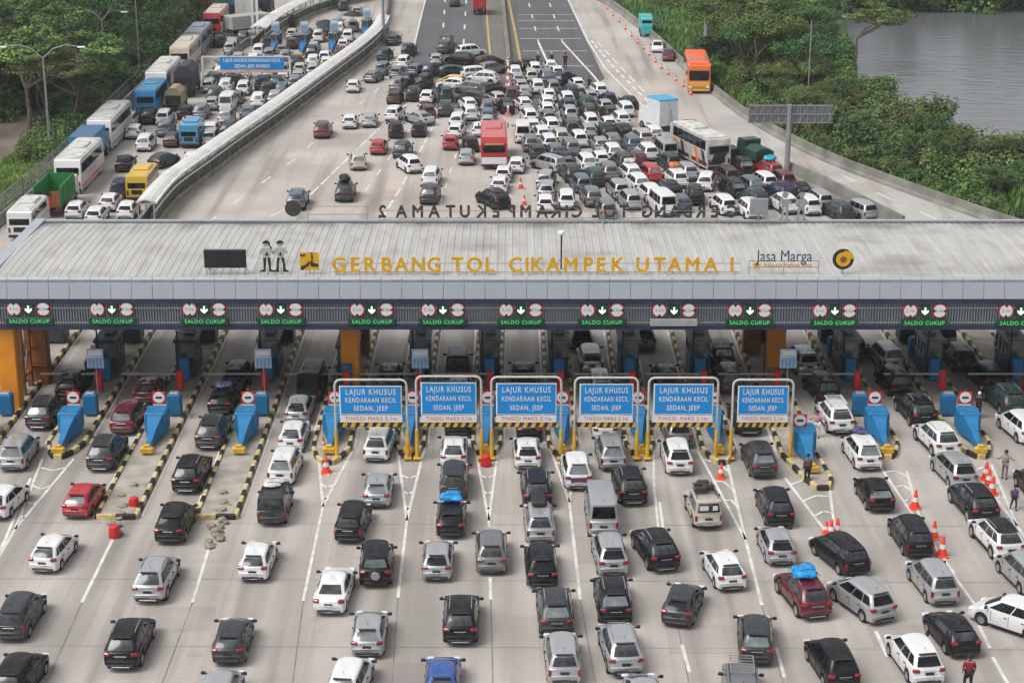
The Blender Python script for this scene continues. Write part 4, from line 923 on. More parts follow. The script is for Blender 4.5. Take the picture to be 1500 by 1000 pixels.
    for s in (-1, 1):      # door seams, handles and dark sills
        for yy, h0 in ((.78, .5), (-.18, .5), (-1.12 if kd not in 'hd' else -.98, .62)): B.box((s * (W / 2 - .006), yy, (h0 - .08 + K['belt'] - .1) / 2), (.02, .018, K['belt'] - .1 - h0 + .08), 1)
        for yy in (.0, -.95 if kd not in 'hd' else -.85): B.bbox((s * (W / 2 + .005), yy, K['belt'] - .22), (.04, .17, .035), .01, 1)
        B.box((s * (W / 2 - .03), (wf + wb) / 2, zs + .02), (.04, wf - wb - 2 * ra - .06, .09 if kd not in 'sz' else .16), 1)
    me_body = B.mesh('body', [PAINT['w'], M['under']])
    root = empty(KIND[kd]['nm'].split(' with')[0].replace(' ', '_').lower())
    body = bpy.data.objects.new('body', me_body); COL.objects.link(body); body.parent = root
    r1 = rings[-1]; cen = sum(r1, Vector()) / n; RB = MB(); rr_ = [r1]
    for f_, dz in ((.96, .028), (.86, .05), (.6, .062), (.25, .066)): rr_.append([Vector((cen.x + (p.x - cen.x) * f_, cen.y + (p.y - cen.y) * (1 - (1 - f_) * .8), p.z + dz)) for p in r1])
    vs = [p for r_ in rr_ for p in r_]; fs = [(j * n + k, j * n + (k + 1) % n, j * n + n + (k + 1) % n, j * n + n + k) for j in range(4) for k in range(n)] + [tuple(range(4 * n, 5 * n))]
    RB.add(vs, fs, 0, True); RB.build('roof', PAINT['w'], root)
    def grid(f, a0, a1, b0, b1, na, nb_, mb):
        base = [[f(a0 + (a1 - a0) * i / na, b0 + (b1 - b0) * j / nb_) for j in range(nb_ + 1)] for i in range(na + 1)]
        vs = [p for row_ in base for p in row_]; m_ = nb_ + 1
        mb.add(vs, [(i * m_ + j, i * m_ + j + 1, (i + 1) * m_ + j + 1, (i + 1) * m_ + j) for i in range(na) for j in range(nb_)], 0, True); return mb
    lo = .16 if kd not in 'd' else .10
    grid(lambda t, v: E(t, v * (1 - .06 * t), 0) + Vector((0, -.016, .006)), lo, .88, -.84, .84, 4, 6, MB()).build('rear_window', M['glass'], root)
    grid(lambda t, v: E(t, v, 1) + Vector((0, .016, .010)), .06, .93, -.86, .86, 4, 6, MB()).build('windshield', M['glass'], root)
    for s in (-1, 1):
        sw = MB()
        for u0, u1 in (((.05, .24), (.265, .54), (.565, .93)) if kd not in 'hd' else ((.09, .18), (.21, .51), (.54, .93))):
            grid(lambda t, u: S(t, u, s) + Vector((s * .012, 0, .002)), .13, .86, u0, u1, 3, 4, sw)
        sw.build('side_window', M['glass'], root)
    # lamps
    zt_ = K['belt'] - (.30 if kd not in 'hd' else .24); tl = 'mshd'
    for s in (-1, 1):
        if kd in 'mszhd': d, zc = (.34, .22, .17), zt_ + .15
        else: d, zc = (.16, .12, .34), K['belt'] - .28
        c = MB().bbox((s * (W / 2 * .87 - d[0] / 2 + .055), -hl + .05 + d[1] / 2 - .055, zc), d, .045, 0, Matrix.Rotation(R(s * 13), 3, 'Z')); 
        c.build('tail_light', M['tail'], root)
        MB().bbox((s * (W / 2 * .74), hl - .15, .70), (.36, .24, .14), .04).build('headlight', M['head'], root)
        mr = MB().bbox((s * (W / 2 + .12), K['fb'] - .28, K['belt'] + .10), (.22, .12, .15), .03).box((s * (W / 2 + .0), K['fb'] - .25, K['belt'] + .06), (.1, .05, .05)); mr.build('mirror', M['dark'], root)
    MB().box((0, -hl - .045, .78 if kd not in 'hd' else .70), (.42, .03, .12)).build('number_plate', M['plate'], root)
    if kd in 'msnz': MB().bbox((0, -hl - .045, .88), (.6, .03, .035), .01).build('tailgate_trim', M['chrome'], root)
    bp = MB().bbox((0, -hl + .01, .36), (W * .72, .18, .12 if kd not in 'sz' else .2), .05)
    bp.build('rear_bumper', M['dark'], root)
    if kd in 's': MB().bbox((0, -hl - .08, .34), (W * .5, .05, .05), .02).build('skid_plate', M['chrome'], root)
    MB().bbox((0, hl - .02, .5), (W * .6, .06, .2), .02).build('grille', M['dark'], root)
    MB().box((0, K['rt'] - .10, K['H'] - .075), (W * .50, .16, .025)).build('spoiler', M['dark'], root) if kd in 'mnhs' else None
    MB().tube([(0, K['rt'] + .35, K['H'] - .02), (0, K['rt'] + .22, K['H'] + .14)], .014, 5).build('aerial', M['dark'], root)
    if kd in 'sj':
        for s in (-1, 1): MB().tube([(s * wt * .84, K['rt'] + .35, K['H'] - .02), (s * wt * .84, (K['rt'] + K['ft']) / 2, K['H'] + .03), (s * wt * .84, K['ft'] - .15, K['H'] - .01)], .025, 6).build('roof_rail', M['chrome'] if kd == 's' else M['dark'], root)
    if kd == 'z':
        sp = MB().lathe([(.33, -.2), (.36, -.15), (.36, -.02), (.33, .0)], (0, -hl - .02, .86), 20, 0, 'Y').build('spare_wheel', M['dark'], root); MB().lathe([(.22, -.22), (.24, -.205)], (0, -hl - .02, .86), 20, 0, 'Y').build('cover', M['chrome'], sp)
    # wheels
    for c in (wf, wb):
        for s in (-1, 1):
            x0 = s * (W / 2 - .115)
            w_ = MB().lathe([(wr * .62, -.1), (wr * .95, -.1), (wr, -.07), (wr, .07), (wr * .95, .1), (wr * .62, .1)], (0, 0, 0), 20, 0, 'X').build('wheel', M['tyre'], root, (x0, c, wr))
            r_ = MB().lathe([(wr * .64, s * .104), (wr * .58, s * .112), (wr * .2, s * .09), (wr * .14, s * .115)], (0, 0, 0), 14, 0, 'X'); r_.build('rim', M['rim'], w_)
    return root
CARP = {}
FAR_SKIP = ('rim', 'headlight', 'number_plate', 'skid_plate', 'spoiler', 'grille', 'tailgate_trim', 'cover', 'aerial')
for k in KIND: CARP[k] = car_proto(k)
CARF = {k: copy_tree(CARP[k], None, FAR_SKIP) for k in KIND}
SHADE = {}
def recolor(root, col):
    for ch in root.children:
        if ch.name.split('.')[0] in ('body', 'roof', 'trunk_lid'):
            ch.material_slots[0].link = 'OBJECT'; ch.material_slots[0].material = PAINT[col]
def solve(px, py, yaw, L, W, Hh):
    p = G(px, py); X, Y = p.x, p.y + L / 2; c, s = math.cos(yaw), math.sin(yaw)
    for _ in range(8):
        us, vs = [], []
        for a in (-1, 1):
            for b in (-1, 1):
                for z, k in ((.1, 1), (Hh * .62, 1), (Hh, .8)):
                    x, y = a * W / 2 * k, b * L / 2 * (k if z > 1.2 else 1); u, v = PR(Vector((X + x * c - y * s, Y + x * s + y * c, z))); us.append(u); vs.append(v) if z < .5 else None
        du, dv = px - (min(us) + max(us)) / 2, py - max(vs)
        d = Y * math.cos(TH) + H * math.sin(TH); X += du * d / F
        Y -= dv * (Y * Y + H * H) / (F * H)
    return X, Y
NEAR = """28 690 0 m s|8 762 -8 h w|157 691 -2 s g|123 760 -4 h r|281 723 -2 s k|257 797 -2 m k|79 840 -6 h w|229 884 -2 s s|30 940 -2 m g|190 982 -1 s k|341 974 0 h g|28 1036 -4 m k|322 1064 -2 m s|378 852 -2 h w|403 770 -1 j g
418 711 -3 m w|554 744 0 h s|517 796 -4 m k|549 860 2 z k|492 901 -3 d w|541 963 0 h s|512 1044 -7 m w|648 1036 0 h b|556 677 -4 m w|665 686 0 h w|665 732 0 m g|661 788 0 h k|641 851 0 h s|720 841 1 m x|675 945 0 s k
772 688 2 h w|786 746 2 s k|790 797 2 m s|793 862 2 m k|813 933 2 s g|824 1004 2 m s|844 718 3 m w|894 690 3 m s|922 741 4 s k|881 787 1 v s|893 845 4 m s|960 840 12 s k|898 916 2 s k|909 992 5 s s|1000 921 -16 h g|1060 867 9 h w|991 696 2 m w|1030 776 4 j e|1107 976 -5 m g|1086 1056 -4 j x|943 1064 4 h s
1112 701 3 m g|1135 773 3 m k|1137 829 3 h s|1230 847 20 m k|1176 910 12 s m|1262 917 24 m s|1281 751 4 h k|1262 690 5 m w|1334 818 4 m k|1366 888 7 m s|1397 718 8 m s|1426 769 7 s k|1462 826 8 s w|1497 873 10 m s|1484 943 48 m w|1394 965 10 h k|1340 1006 8 m w|1219 1014 8 m k|1372 672 9 s w|1494 652 10 m w|1520 742 5 m k
68 630 -3 s g|108 588 -2 m k|189 637 -3 m m|220 593 -3 h m|313 659 -2 s g|328 608 -2 h k|349 574 -2 m k|457 590 -1 v k|439 622 -2 h s|431 662 -2 h w|571 572 0 h g|671 556 0 j k|672 598 0 m x|767 570 0 h k|850 514 2 m k|864 549 3 m s|878 588 3 m s|941 514 3 m x|975 574 3 h k|1054 543 3 z k|1067 578 3 m g|1175 551 7 m s|1203 592 8 m k|1222 637 5 s w|1250 528 8 m g|1290 545 8 m s|1308 582 6 m k|1341 627 6 s k|1374 520 8 v w|1404 547 6 m g|1440 571 6 m k|1472 612 7 s t|1484 530 7 h s|991 656 3 m x|884 646 2 h w|671 640 0 m k|775 646 1 h k|1091 638 3 s k|566 634 -2 m k|150 548 -2 m g"""
MID = """577 67 a h g|599 83 a m k|564 90 a m t|562 111 a m u|548 122 -18 h x|592 101 a m w|591 116 a h x|583 134 a m x|605 112 -14 h u|595 126 a h k|655 69 0 m t|653 79 -8 s g|643 96 0 h s|630 113 -10 m q|622 130 -6 m k|657 130 70 h y|690 84 -62 m w|680 97 60 m k|708 97 -65 h n|660 113 -72 h t|722 112 -50 m x|698 116 -75 m w|706 125 72 s w|664 131 70 h w|693 139 62 m x|720 145 -40 s k|652 150 6 m t|653 171 0 s g|690 155 60 m n|688 163 15 h w|687 178 10 m w|723 155 20 h e|718 169 0 m u|736 168 10 m k|714 180 0 h u|671 189 -6 m w|669 203 -8 h w|660 220 0 h r|714 190 0 h s|702 201 0 h w|693 223 5 h k|683 242 0 h s|728 254 -5 h w|738 268 -4 h w|732 284 -4 h w|722 308 28 s k
606 149 -4 m k|632 152 -6 h w|579 153 a h n|580 179 -10 m w|626 174 10 h m|613 185 38 d s|580 203 4 m k|614 201 0 h k|555 227 -2 h r|590 233 -6 m g|599 255 22 m w|632 273 -4 m w|630 300 -4 m g|518 136 0 h w|513 189 0 h w|542 187 0 h s|473 203 0 s m|524 250 8 m e|506 296 0 s g|436 308 0 s u|666 10 0 h g|963 77 176 h w|979 90 176 h m"""
JAM = """757 117 3 m w|758 106 0 h k|763 126 4 h s|764 136 4 h s|768 149 4 m n|766 163 14 h w|775 183 8 m w|781 196 6 h w|784 212 2 v w|786 222 4 m x|791 234 4 h g|780 253 42 m s|800 279 -8 m s|803 294 -4 m s|799 312 0 h w|828 308 0 m w
783 112 5 m w|777 122 4 m e|772 103 2 h k|797 123 6 m u|792 138 5 m w|788 144 4 h s|800 150 5 h w|801 163 4 m w|802 176 4 m w|804 186 5 m u|812 197 10 m w|818 208 8 m w|824 221 8 m w|832 232 8 h u|838 246 8 h k|849 266 10 s g|862 284 9 m u|866 304 8 m x
806 106 5 h w|815 115 6 h w|826 127 -30 s q|813 139 6 m x|831 146 6 m t|842 133 8 h w|867 144 10 m w|851 152 8 h s|828 157 6 m w|833 168 6 m t|835 180 6 m s|838 190 6 h x|848 198 8 m g|853 211 8 m e|871 228 10 m x|881 251 10 m w|886 274 9 m t
881 156 10 h q|884 167 9 h s|864 163 8 m t|860 176 8 m g|862 190 8 m w|872 203 8 h s|908 162 12 h k|893 177 10 h n|911 172 10 m w|913 190 10 m w|895 193 8 h w|900 206 8 s k|909 216 10 h x|888 216 8 m w|927 204 10 h k
945 206 10 m w|919 222 10 m u|938 213 14 s e|956 221 12 m s|974 205 20 s k|987 219 18 m g|934 236 12 m w|968 236 10 v s|898 236 10 m w|897 222 8 h s|907 251 10 m g|977 249 12 m t|884 245 9 h w|891 266 8 m x|925 272 12 m w|936 244 12 h m|956 268 14 m r|977 277 12 m w|1000 270 12 m s|1019 280 -12 m w|940 284 12 m w|955 298 12 m w|905 293 10 m s|922 309 10 m s|969 312 12 v w|995 295 16 s k|1012 311 10 h u|1027 302 0 m k
1072 243 10 j k|1062 273 12 m n|1086 258 10 m k|1112 263 18 m r|1121 281 16 m w|1092 287 18 m u|1078 292 14 m k|1107 305 18 s t|1140 297 16 m q|1133 316 14 m w|1096 320 12 m w|1062 313 12 m w|1142 279 16 m m|1188 307 12 m s|1238 326 22 m s|1171 317 12 m w|1160 294 10 h k|1207 326 16 m g"""
SIDE = """113 322 b h w|142 330 b h w|162 310 b h w|188 322 b h w|178 291 b m q|184 252 b h k|240 248 -24 h g|206 264 b h x|283 246 b h w|214 222 b m w|200 190 b m w|197 204 b h w|212 180 b m k|241 184 b m w|296 175 b m x|277 192 b h s|253 216 b h n|310 201 b h w|308 214 b m s|334 165 b v w|332 183 b m s|312 162 b h s|316 149 b m t|332 136 b m w|347 153 b h u|362 140 b m w|381 132 b m q|392 142 b m n|379 158 b m w|404 132 b m t|416 124 b h w|346 128 b h k|427 40 b m k|428 58 b h e|428 72 b h n|414 82 b h x|390 72 b m n|380 84 b m w|467 62 b m w|460 78 b h s|457 86 b m k|459 100 b m w|440 110 b h e|436 122 b h s|503 16 b m g|523 24 b h s|510 62 b m w|503 74 b h w|499 84 b h m|338 80 b m s|357 64 b m g|318 70 b m k|476 92 b h w|395 90 b m x|372 98 b m w"""
SIDEP = [G(*p) for p in [(60, 330), (150, 235), (230, 150), (290, 80), (345, 15)]]
SIDE_FURN = [(G(px, py).x, G(px, py).y - d) for px, py in [(404, 74), (446, 74), (489, 72), (537, 52)] for d in (-1, 3)]
cars = []
vr = random.Random(3)
def parse(txt, zone):
    for it in txt.replace('\n', '|').split('|'):
        if not it.strip(): continue
        x, y, yw, k, c = it.split(); x, y = float(x), float(y); g = G(x, y)
        if yw == 'a': yaw = R(.55 * g.x)
        elif yw == 'b':
            j = min(range(len(SIDEP) - 1), key=lambda q: abs((SIDEP[q].y + SIDEP[q + 1].y) / 2 - g.y)); t = SIDEP[j + 1] - SIDEP[j]; yaw = -math.atan2(t.x, t.y) * .85
        else: yaw = R(float(yw))
        if k == 'm' and vr.random() < .5: k = 'n'
        K = KIND[k]; S = .84 if zone == 'near' else .86; X, Y = solve(x, y, yaw, K['L'] * S, K['W'] * S, K['H'] * S)
        cars.append(dict(X=X, Y=Y, yaw=yaw, k=k, c=c, z=zone, px=x, py=y, L=K['L'] * S, W=K['W'] * S, sc=S))
parse(NEAR, 'near'); parse(MID, 'mid'); parse(JAM, 'jam'); parse(SIDE, 'side')
# ---- larger vehicles: own builders
def wheels(root, L, W, r, ys, name='wheel'):
    for y in ys:
        for s in (-1, 1):
            w_ = MB().lathe([(r * .6, -.13), (r, -.11), (r, .11), (r * .6, .13)], (0, 0, 0), 18, 0, 'X').build('wheel', M['tyre'], root, (s * (W / 2 - .16), y, r)); MB().lathe([(r * .56, s * .135), (r * .3, s * .1)], (0, 0, 0), 12, 0, 'X').build('rim', M['rim'], w_)
def bus(c1, c2, roofc, L=11.2, W=2.5, Hh=3.35, front=False, mini=False, win=.9):
    e = empty('bus'); hl = L / 2; b = MB(); 
    prof = [(-hl, .35), (-hl, 1.2), (-hl + .06, 2.5), (-hl + .22, Hh - .14), (-hl + .5, Hh), (hl - .6, Hh), (hl - .18, Hh - .2), (hl - .02, 1.5), (hl, .9), (hl - .04, .35)]
    b.prism_x(prof, -W / 2, W / 2); b.build('body', c1, e)
    MB().bbox((0, 0, Hh + .02), (W - .28, L - .9, .1), .05).build('roof', roofc, e)
    a = MB().bbox((0, L * .1, Hh + .16), (1.5, 2.4, .22), .08); 
    a.build('air_conditioner', roofc, e)
    MB().box((0, 0, .72), (W + .04, L * .97, .34)).build('stripe', c2, e)
    for s in (-1, 1):
        q = MB(); n = 6 if not mini else 4
        for k in range(n): y0 = -hl + .5 + (L - 1.4) * k / n; q.bbox((s * (W / 2 + .005), y0 + (L - 1.4) / n / 2, 1.5 + win), (.03, (L - 1.4) / n - .06, win), .01)
        q.build('side_window', M['glass'], e)
    rw = (0, -hl + .02, 2.1) ; MB().bbox((0, -hl + .06, Hh * .66), (W * .84, .12, Hh * .22), .04).build('rear_window', M['glass'], e)
    MB().bbox((0, hl - .08, Hh * .60), (W * .9, .12, Hh * .38), .04).build('windshield', M['glass'], e)
    for s in (-1, 1):
        MB().bbox((s * W * .42, -hl - .01, 1.0), (.2, .06, .45), .02).build('tail_light', M['tail'], e); MB().bbox((s * W * .4, hl + .01, .8), (.36, .06, .2), .02).build('headlight', M['head'], e)
        MB().box((s * (W / 2 + .2), hl + .12, 2.4), (.12, .1, .45)).build('mirror', M['dark'], e)
    MB().bbox((0, -hl - .02, .48), (W * .96, .12, .24), .04).build('rear_bumper', M['dark'], e)
    q = MB().box((0, -hl - .012, 1.05), (W * .5, .03, .42))
    for k in range(5): q.box((0, -hl - .03, .90 + k * .075), (W * .46, .02, .03))
    q.build('engine_grille', M['dark'], e); MB().box((0, -hl - .09, .5), (.5, .03, .14)).build('number_plate', M['plate'], e)
    q = MB()
    for s in (-1, 1):
        for k in range(6): q.box((s * (W / 2 + .003), -hl + .8 + k * (L - 1.6) / 5, .8 + .35), (.012, .02, .9))
        q.box((s * (W / 2 + .004), 0, 1.42 if not mini else 1.2), (.016, L * .96, .035))
    q.build('panel_seams', M['greypaint'], e)
    MB().bbox((0, hl + .02, .48), (W * .96, .1, .26), .04).build('front_bumper', c2, e)
    wheels(e, L, W, .48 if not mini else .38, (-hl * .58, hl * .62)); return e
def truck(cabc, boxc, L=7.5, W=2.3, kind='box', bh=2.2, roofc=None):
    e = empty('lorry'); hl = L / 2; cb = hl - 1.8
    MB().box((0, 0, .75), (.9, L - .3, .28)).build('chassis', M['dark'], e)
    MB().prism_x([(cb, .5), (hl, .5), (hl, 1.5), (hl - .3, 2.35), (cb, 2.4)], -W / 2 + .1, W / 2 - .1).build('cab', cabc, e)
    MB().bbox((0, hl - .14, 1.9), (W * .76, .1, .7), .03, 0, Matrix.Rotation(R(-18), 3, 'X')).build('windshield', M['glass'], e)
    z0 = .95; Lb = cb + hl - .15; yc = (-hl + cb - .15) / 2
    if kind == 'box':
        MB().bbox((0, yc, z0 + bh / 2), (W, Lb, bh), .05).build('box_body', boxc, e)
        if roofc: MB().bbox((0, yc, z0 + bh + .03), (W + .06, Lb + .06, .12), .04).build('box_roof', roofc, e)
        q = MB(); q.box((0, -hl - .01, z0 + bh / 2), (.03, .03, bh - .2)); q.box((.25, -hl - .02, z0 + bh * .4), (.06, .04, bh * .5)); q.build('door_bars', M['steel'], e)
    elif kind == 'open':
        t = .08
        for s in (-1, 1):
            w_ = MB().box((s * (W / 2 - t / 2), yc, z0 + bh / 2), (t, Lb, bh))
            for k in range(7): w_.box((s * (W / 2 + .02), -hl + .3 + k * (Lb - .5) / 6, z0 + bh / 2), (.07, .1, bh))
            w_.build('side_board', boxc, e)
        MB().box((0, yc, z0 + .04), (W, Lb, .08)).build('bed', M['rust'], e); MB().box((0, cb - .2, z0 + bh / 2), (W, t, bh)).build('head_board', boxc, e)
        for s in (-1, 1): MB().box((s * W * .3, -hl + .04, z0 + bh * .4), (W * .36, t, bh * .8)).build('tail_door', [M['dark'], M['rust']][s > 0], e)
        MB().box((0, -hl, z0 + .5), (W * .25, .1, 1.1)).build('red_panel', M['red'], e)
    else:  # tarpaulin hood with a ridge
        MB().prism_y([(-W / 2, z0), (W / 2, z0), (W / 2, z0 + bh * .72), (W * .2, z0 + bh), (-W * .2, z0 + bh), (-W / 2, z0 + bh * .72)], -hl, cb - .15).build('tarpaulin', boxc, e)
        MB().box((0, -hl - .02, z0 + bh * .3), (W * .9, .06, bh * .5)).build('tail_board', M['dark'], e)
    for s in (-1, 1): MB().box((s * W * .4, -hl - .02, .8), (.2, .06, .14)).build('tail_light', M['tail'], e)
    MB().box((0, -hl - .02, .55), (W * .9, .08, .16)).build('rear_bumper', M['dark'], e)
    wheels(e, L, W, .45, (-hl * .55, hl * .66)); return e
def pathyaw(y):
    j = min(range(len(SIDEP) - 1), key=lambda q: abs((SIDEP[q].y + SIDEP[q + 1].y) / 2 - y)); t = SIDEP[j + 1] - SIDEP[j]; return -math.atan2(t.x, t.y)
W_, B_ = PAINT['w'], PAINT['b']
def bigs(fn, px, py, yaw, L, W, Hh, label, cat, zone, group=None):
    g = G(px, py); yw = pathyaw(g.y) if yaw == 'b' else R(yaw); S = .87 if yaw == 'b' else .95; L, W, Hh = L * S, W * S, Hh * S; X, Y = solve(px, py, yw, L, W, Hh)
    o = fn(); o.scale = (S, S, S); o.location = (X, Y, 0); o.rotation_euler = (0, 0, yw); tag(o, label, cat, group or 'buses and lorries in the traffic'); cars.append(dict(X=X, Y=Y, yaw=yw, k='big', c='', z=zone, px=px, py=py, L=L, W=W, sc=1, obj=o))
buscream = mat('cream_bus_paint', (.55, .48, .36), .35, coat=.4); roofw = mat('white_bus_roof', (.52, .51, .48), .6, 0, .28, 1.3)
def redbus():
    e = bus(PAINT['r'], W_, mat('faded_red_roof', (.50, .15, .15), .6), 8.6, 2.4, 2.95); hl = 4.3
    MB().bbox((0, -hl - .03, .85), (2.3, .06, .75), .05).build('white_tail', W_, e); MB().bbox((0, -hl - .0, 2.42), (1.7, .05, .16), .02).build('route_board', M['roadyellow'], e); return e
bigs(redbus, 731, 248, 1, 8.6, 2.4, 2.95, 'red and white coach standing in the median line of the jam', 'bus', 'bus')
def decobus():
    e = bus(mat('dusty_grey_white', (.42, .41, .39), .5, 0, .3, 1.2), PAINT['n'], roofw, 9, 2.3, 3.1); hl = 4.5
    q = MB()
    for k in range(5): q.prism_x([(-4.2 + k * 1.6, .6), (-3.6 + k * 1.6, .6), (-2.9 + k * 1.6, 1.9), (-3.6 + k * 1.6, 1.8)], -1.18, -1.16, k % 3)
    q.prism_y([(-1.0, .7), (.2, .7), (.9, 1.9), (-.4, 1.8)], -hl - .012, -hl - .004, 0); q.build('painted_artwork', [PAINT['g'], PAINT['o'], PAINT['e']], e); return e
bigs(decobus, 1022, 252, 18, 9, 2.3, 3.1, 'white coach with brown artwork slanted across the right side of the jam', 'bus', 'bus')
def oribus():
    e = bus(PAINT['o'], PAINT['y'], mat('orange_red_roof', (.78, .13, .05), .45), 10.5, 2.45, 3.3)
    MB().bbox((0, 1.2, 3.42), (2.0, 2.2, .16), .05).build('roof_unit', M['greypaint'], e); MB().bbox((0, 5.2, 1.1), (2.3, .14, .5), .05).build('nose', PAINT['y'], e); MB().bbox((0, -2, 2.3), (2.47, 6, 1.4), .04).build('side_band', PAINT['o'], e); return e
bigs(oribus, 1021, 137, 177.5, 10.5, 2.45, 3.3, 'orange and yellow bus facing the camera on the slip road', 'bus', 'bus')
bigs(lambda: truck(mat('turquoise_paint', (.05, .42, .42), .4), mat('turquoise_box', (.06, .38, .40), .5), 5.2, 1.7, 'box', 1.5), 946, 54, 179, 5.2, 1.7, 2.4, 'turquoise lorry coming down the slip road at the top', 'lorry', 'bus')
bigs(lambda: truck(W_, mat('white_box_panel', (.66, .67, .70), .4), 4.6, 2.1, 'box', 2.6, mat('sky_blue_box_roof', (.06, .33, .58), .5)), 940, 200, 24, 4.6, 2.1, 3.6, 'white box lorry with a sky blue roof in the jam', 'lorry', 'bus')
bigs(lambda: truck(PAINT['t'], mat('dark_green_canvas', (.015, .06, .045), .7), 4.4, 1.8, 'tarp', 1.1), 1105, 250, 18, 4.4, 1.8, 2.1, 'dark green canvas covered lorry behind the red car with blue bundle', 'lorry', 'bus')
bigs(lambda: truck(PAINT['r'], PAINT['r'], 5, 1.9, 'box', 1.6), 703, 22, 0, 5, 1.9, 2.6, 'small red lorry far up the dark carriageway', 'lorry', 'bus')
bigs(lambda: truck(W_, mat('green_board', (.02, .22, .06), .5), 7.8, 2.4, 'open', 1.9), 84, 318, 'b', 7.8, 2.4, 2.9, 'green sided open lorry with red tail panel in the side plaza', 'lorry', 'bus')
bigs(lambda: bus(W_, PAINT['o'], roofw, 10.5), 117, 283, 'b', 10.5, 2.5, 3.3, 'white coach with an orange tail mark behind the green lorry', 'bus', 'bus')
bigs(lambda: truck(PAINT['b'], mat('teal_blue_box', (.01, .24, .36), .5), 8, 2.4, 'box', 2.3, mat('dull_blue_canvas', (.07, .14, .26), .7)), 136, 243, 'b', 8, 2.4, 3.3, 'blue lorry with bright teal rear side in the side plaza', 'lorry', 'bus')
bigs(lambda: bus(W_, M['greypaint'], roofw, 11.5), 158, 225, 'b', 11.5, 2.5, 3.35, 'long white coach ahead of the blue lorry in the side plaza', 'bus', 'bus')
bigs(lambda: bus(mat('bright_blue_bus', (.02, .23, .50), .45, 0, .25, 1.5), PAINT['e'], PAINT['c'], 8.5, 2.3, 3.1), 222, 172, 'b', 8.5, 2.3, 3.1, 'bright blue bus in the middle of the parked coaches', 'bus', 'bus')
bigs(lambda: bus(W_, W_, roofw, 12), 240, 146, 'b', 12, 2.5, 3.4, 'white coach directly ahead of the bright blue bus', 'bus', 'bus')
bigs(lambda: bus(buscream, PAINT['m'], mat('cream_roof', (.55, .50, .42), .5), 11), 272, 107, 'b', 11, 2.5, 3.4, 'cream bus with a dark red rear window band', 'bus', 'bus')
bigs(lambda: bus(mat('grey_bus', (.22, .25, .30), .4), PAINT['u'], mat('grey_bus_roof', (.25, .27, .31), .5), 10.5), 291, 84, 'b', 10.5, 2.5, 3.3, 'grey blue bus ahead of the cream bus', 'bus', 'bus')
bigs(lambda: bus(PAINT['r'], W_, mat('cream_roof_b', (.55, .50, .42), .5), 10.5), 326, 53, 'b', 10.5, 2.5, 3.3, 'red and white bus near the top of the side plaza', 'bus', 'bus')
bigs(lambda: truck(PAINT['c'], mat('teal_canvas', (.03, .16, .22), .6), 7, 2.3, 'tarp', 2.3), 342, 28, 'b', 7, 2.3, 3.2, 'teal canvas lorry above the red and white bus', 'lorry', 'bus')
bigs(lambda: truck(W_, mat('white_container', (.6, .6, .58), .5), 8, 2.4, 'box', 2.7), 357, 31, 'b', 8, 2.4, 3.7, 'tall white box lorry at the top of the side plaza', 'lorry', 'bus')
bigs(lambda: truck(M['greypaint'], mat('grey_container', (.36, .37, .35), .6), 8, 2.4, 'box', 1.7), 362, 54, -50, 8, 2.4, 2.7, 'grey container lorry standing across by the white poles', 'lorry', 'bus')
bigs(lambda: truck(PAINT['q'], mat('navy_canvas', (.02, .045, .09), .6), 7, 2.2, 'tarp', 2.2), 389, 22, 'b', 7, 2.2, 3.1, 'navy canvas lorry right of the white poles', 'lorry', 'bus')
bigs(lambda: truck(PAINT['m'], mat('slate_tarpaulin', (.045, .05, .065), .8), 7, 2.3, 'tarp', 2.9), 275, 143, 'b', 7, 2.3, 3.9, 'lorry under a dark slate tarpaulin with a maroon flank', 'lorry', 'bus')
bigs(lambda: truck(PAINT['g'], mat('sand_bundle', (.30, .25, .16), .8), 5, 1.9, 'tarp', 1.9), 259, 164, 'b', 5, 1.9, 2.8, 'small lorry with a sand coloured bundle behind the slate tarpaulin', 'lorry', 'bus')
bigs(lambda: bus(PAINT['c'], PAINT['c'], PAINT['c'], 5.2, 1.95, 2.4, mini=True, win=.55), 282, 217, 'b', 5.2, 1.95, 2.4, 'sky blue minibus beside the brown hatchback', 'minibus', 'bus')
bigs(lambda: bus(PAINT['y'], PAINT['y'], PAINT['y'], 6.2, 2.0, 2.5, mini=True, win=.55), 209, 296, 'b', 6.2, 2.0, 2.5, 'yellow minibus beside the curved walkway', 'minibus', 'bus')
bigs(lambda: bus(W_, W_, roofw, 6.5, 2.1, 2.6, mini=True, win=.55), 42, 352, 'b', 6.5, 2.1, 2.6, 'white minibus half hidden behind the left roof corner', 'minibus', 'bus')
# ---- push overlapping vehicles apart (they queue bumper to bumper, never through one another)
def corners(c, g=.0):
    ca, sa = math.cos(c['yaw']), math.sin(c['yaw']); o = []
    for a, b in ((-1, -1), (1, -1), (1, 1), (-1, 1)):
        x, y = a * (c['W'] / 2 + g), b * (c['L'] / 2 + g); o.append((c['X'] + x * ca - y * sa, c['Y'] + x * sa + y * ca))
    return o
def sat(a, b):
    A, Bq = corners(a, .06), corners(b, .06); best = None
    for yw in (a['yaw'], a['yaw'] + math.pi / 2, b['yaw'], b['yaw'] + math.pi / 2):
        ax = (math.cos(yw), math.sin(yw)); pa = [p[0] * ax[0] + p[1] * ax[1] for p in A]; pb = [p[0] * ax[0] + p[1] * ax[1] for p in Bq]
        o = min(max(pa), max(pb)) - max(min(pa), min(pb))
        if o <= 0: return None
        if best is None or o < best[0]:
            s = 1 if (b['X'] - a['X']) * ax[0] + (b['Y'] - a['Y']) * ax[1] >= 0 else -1; best = (o, ax[0] * s, ax[1] * s)
    return best
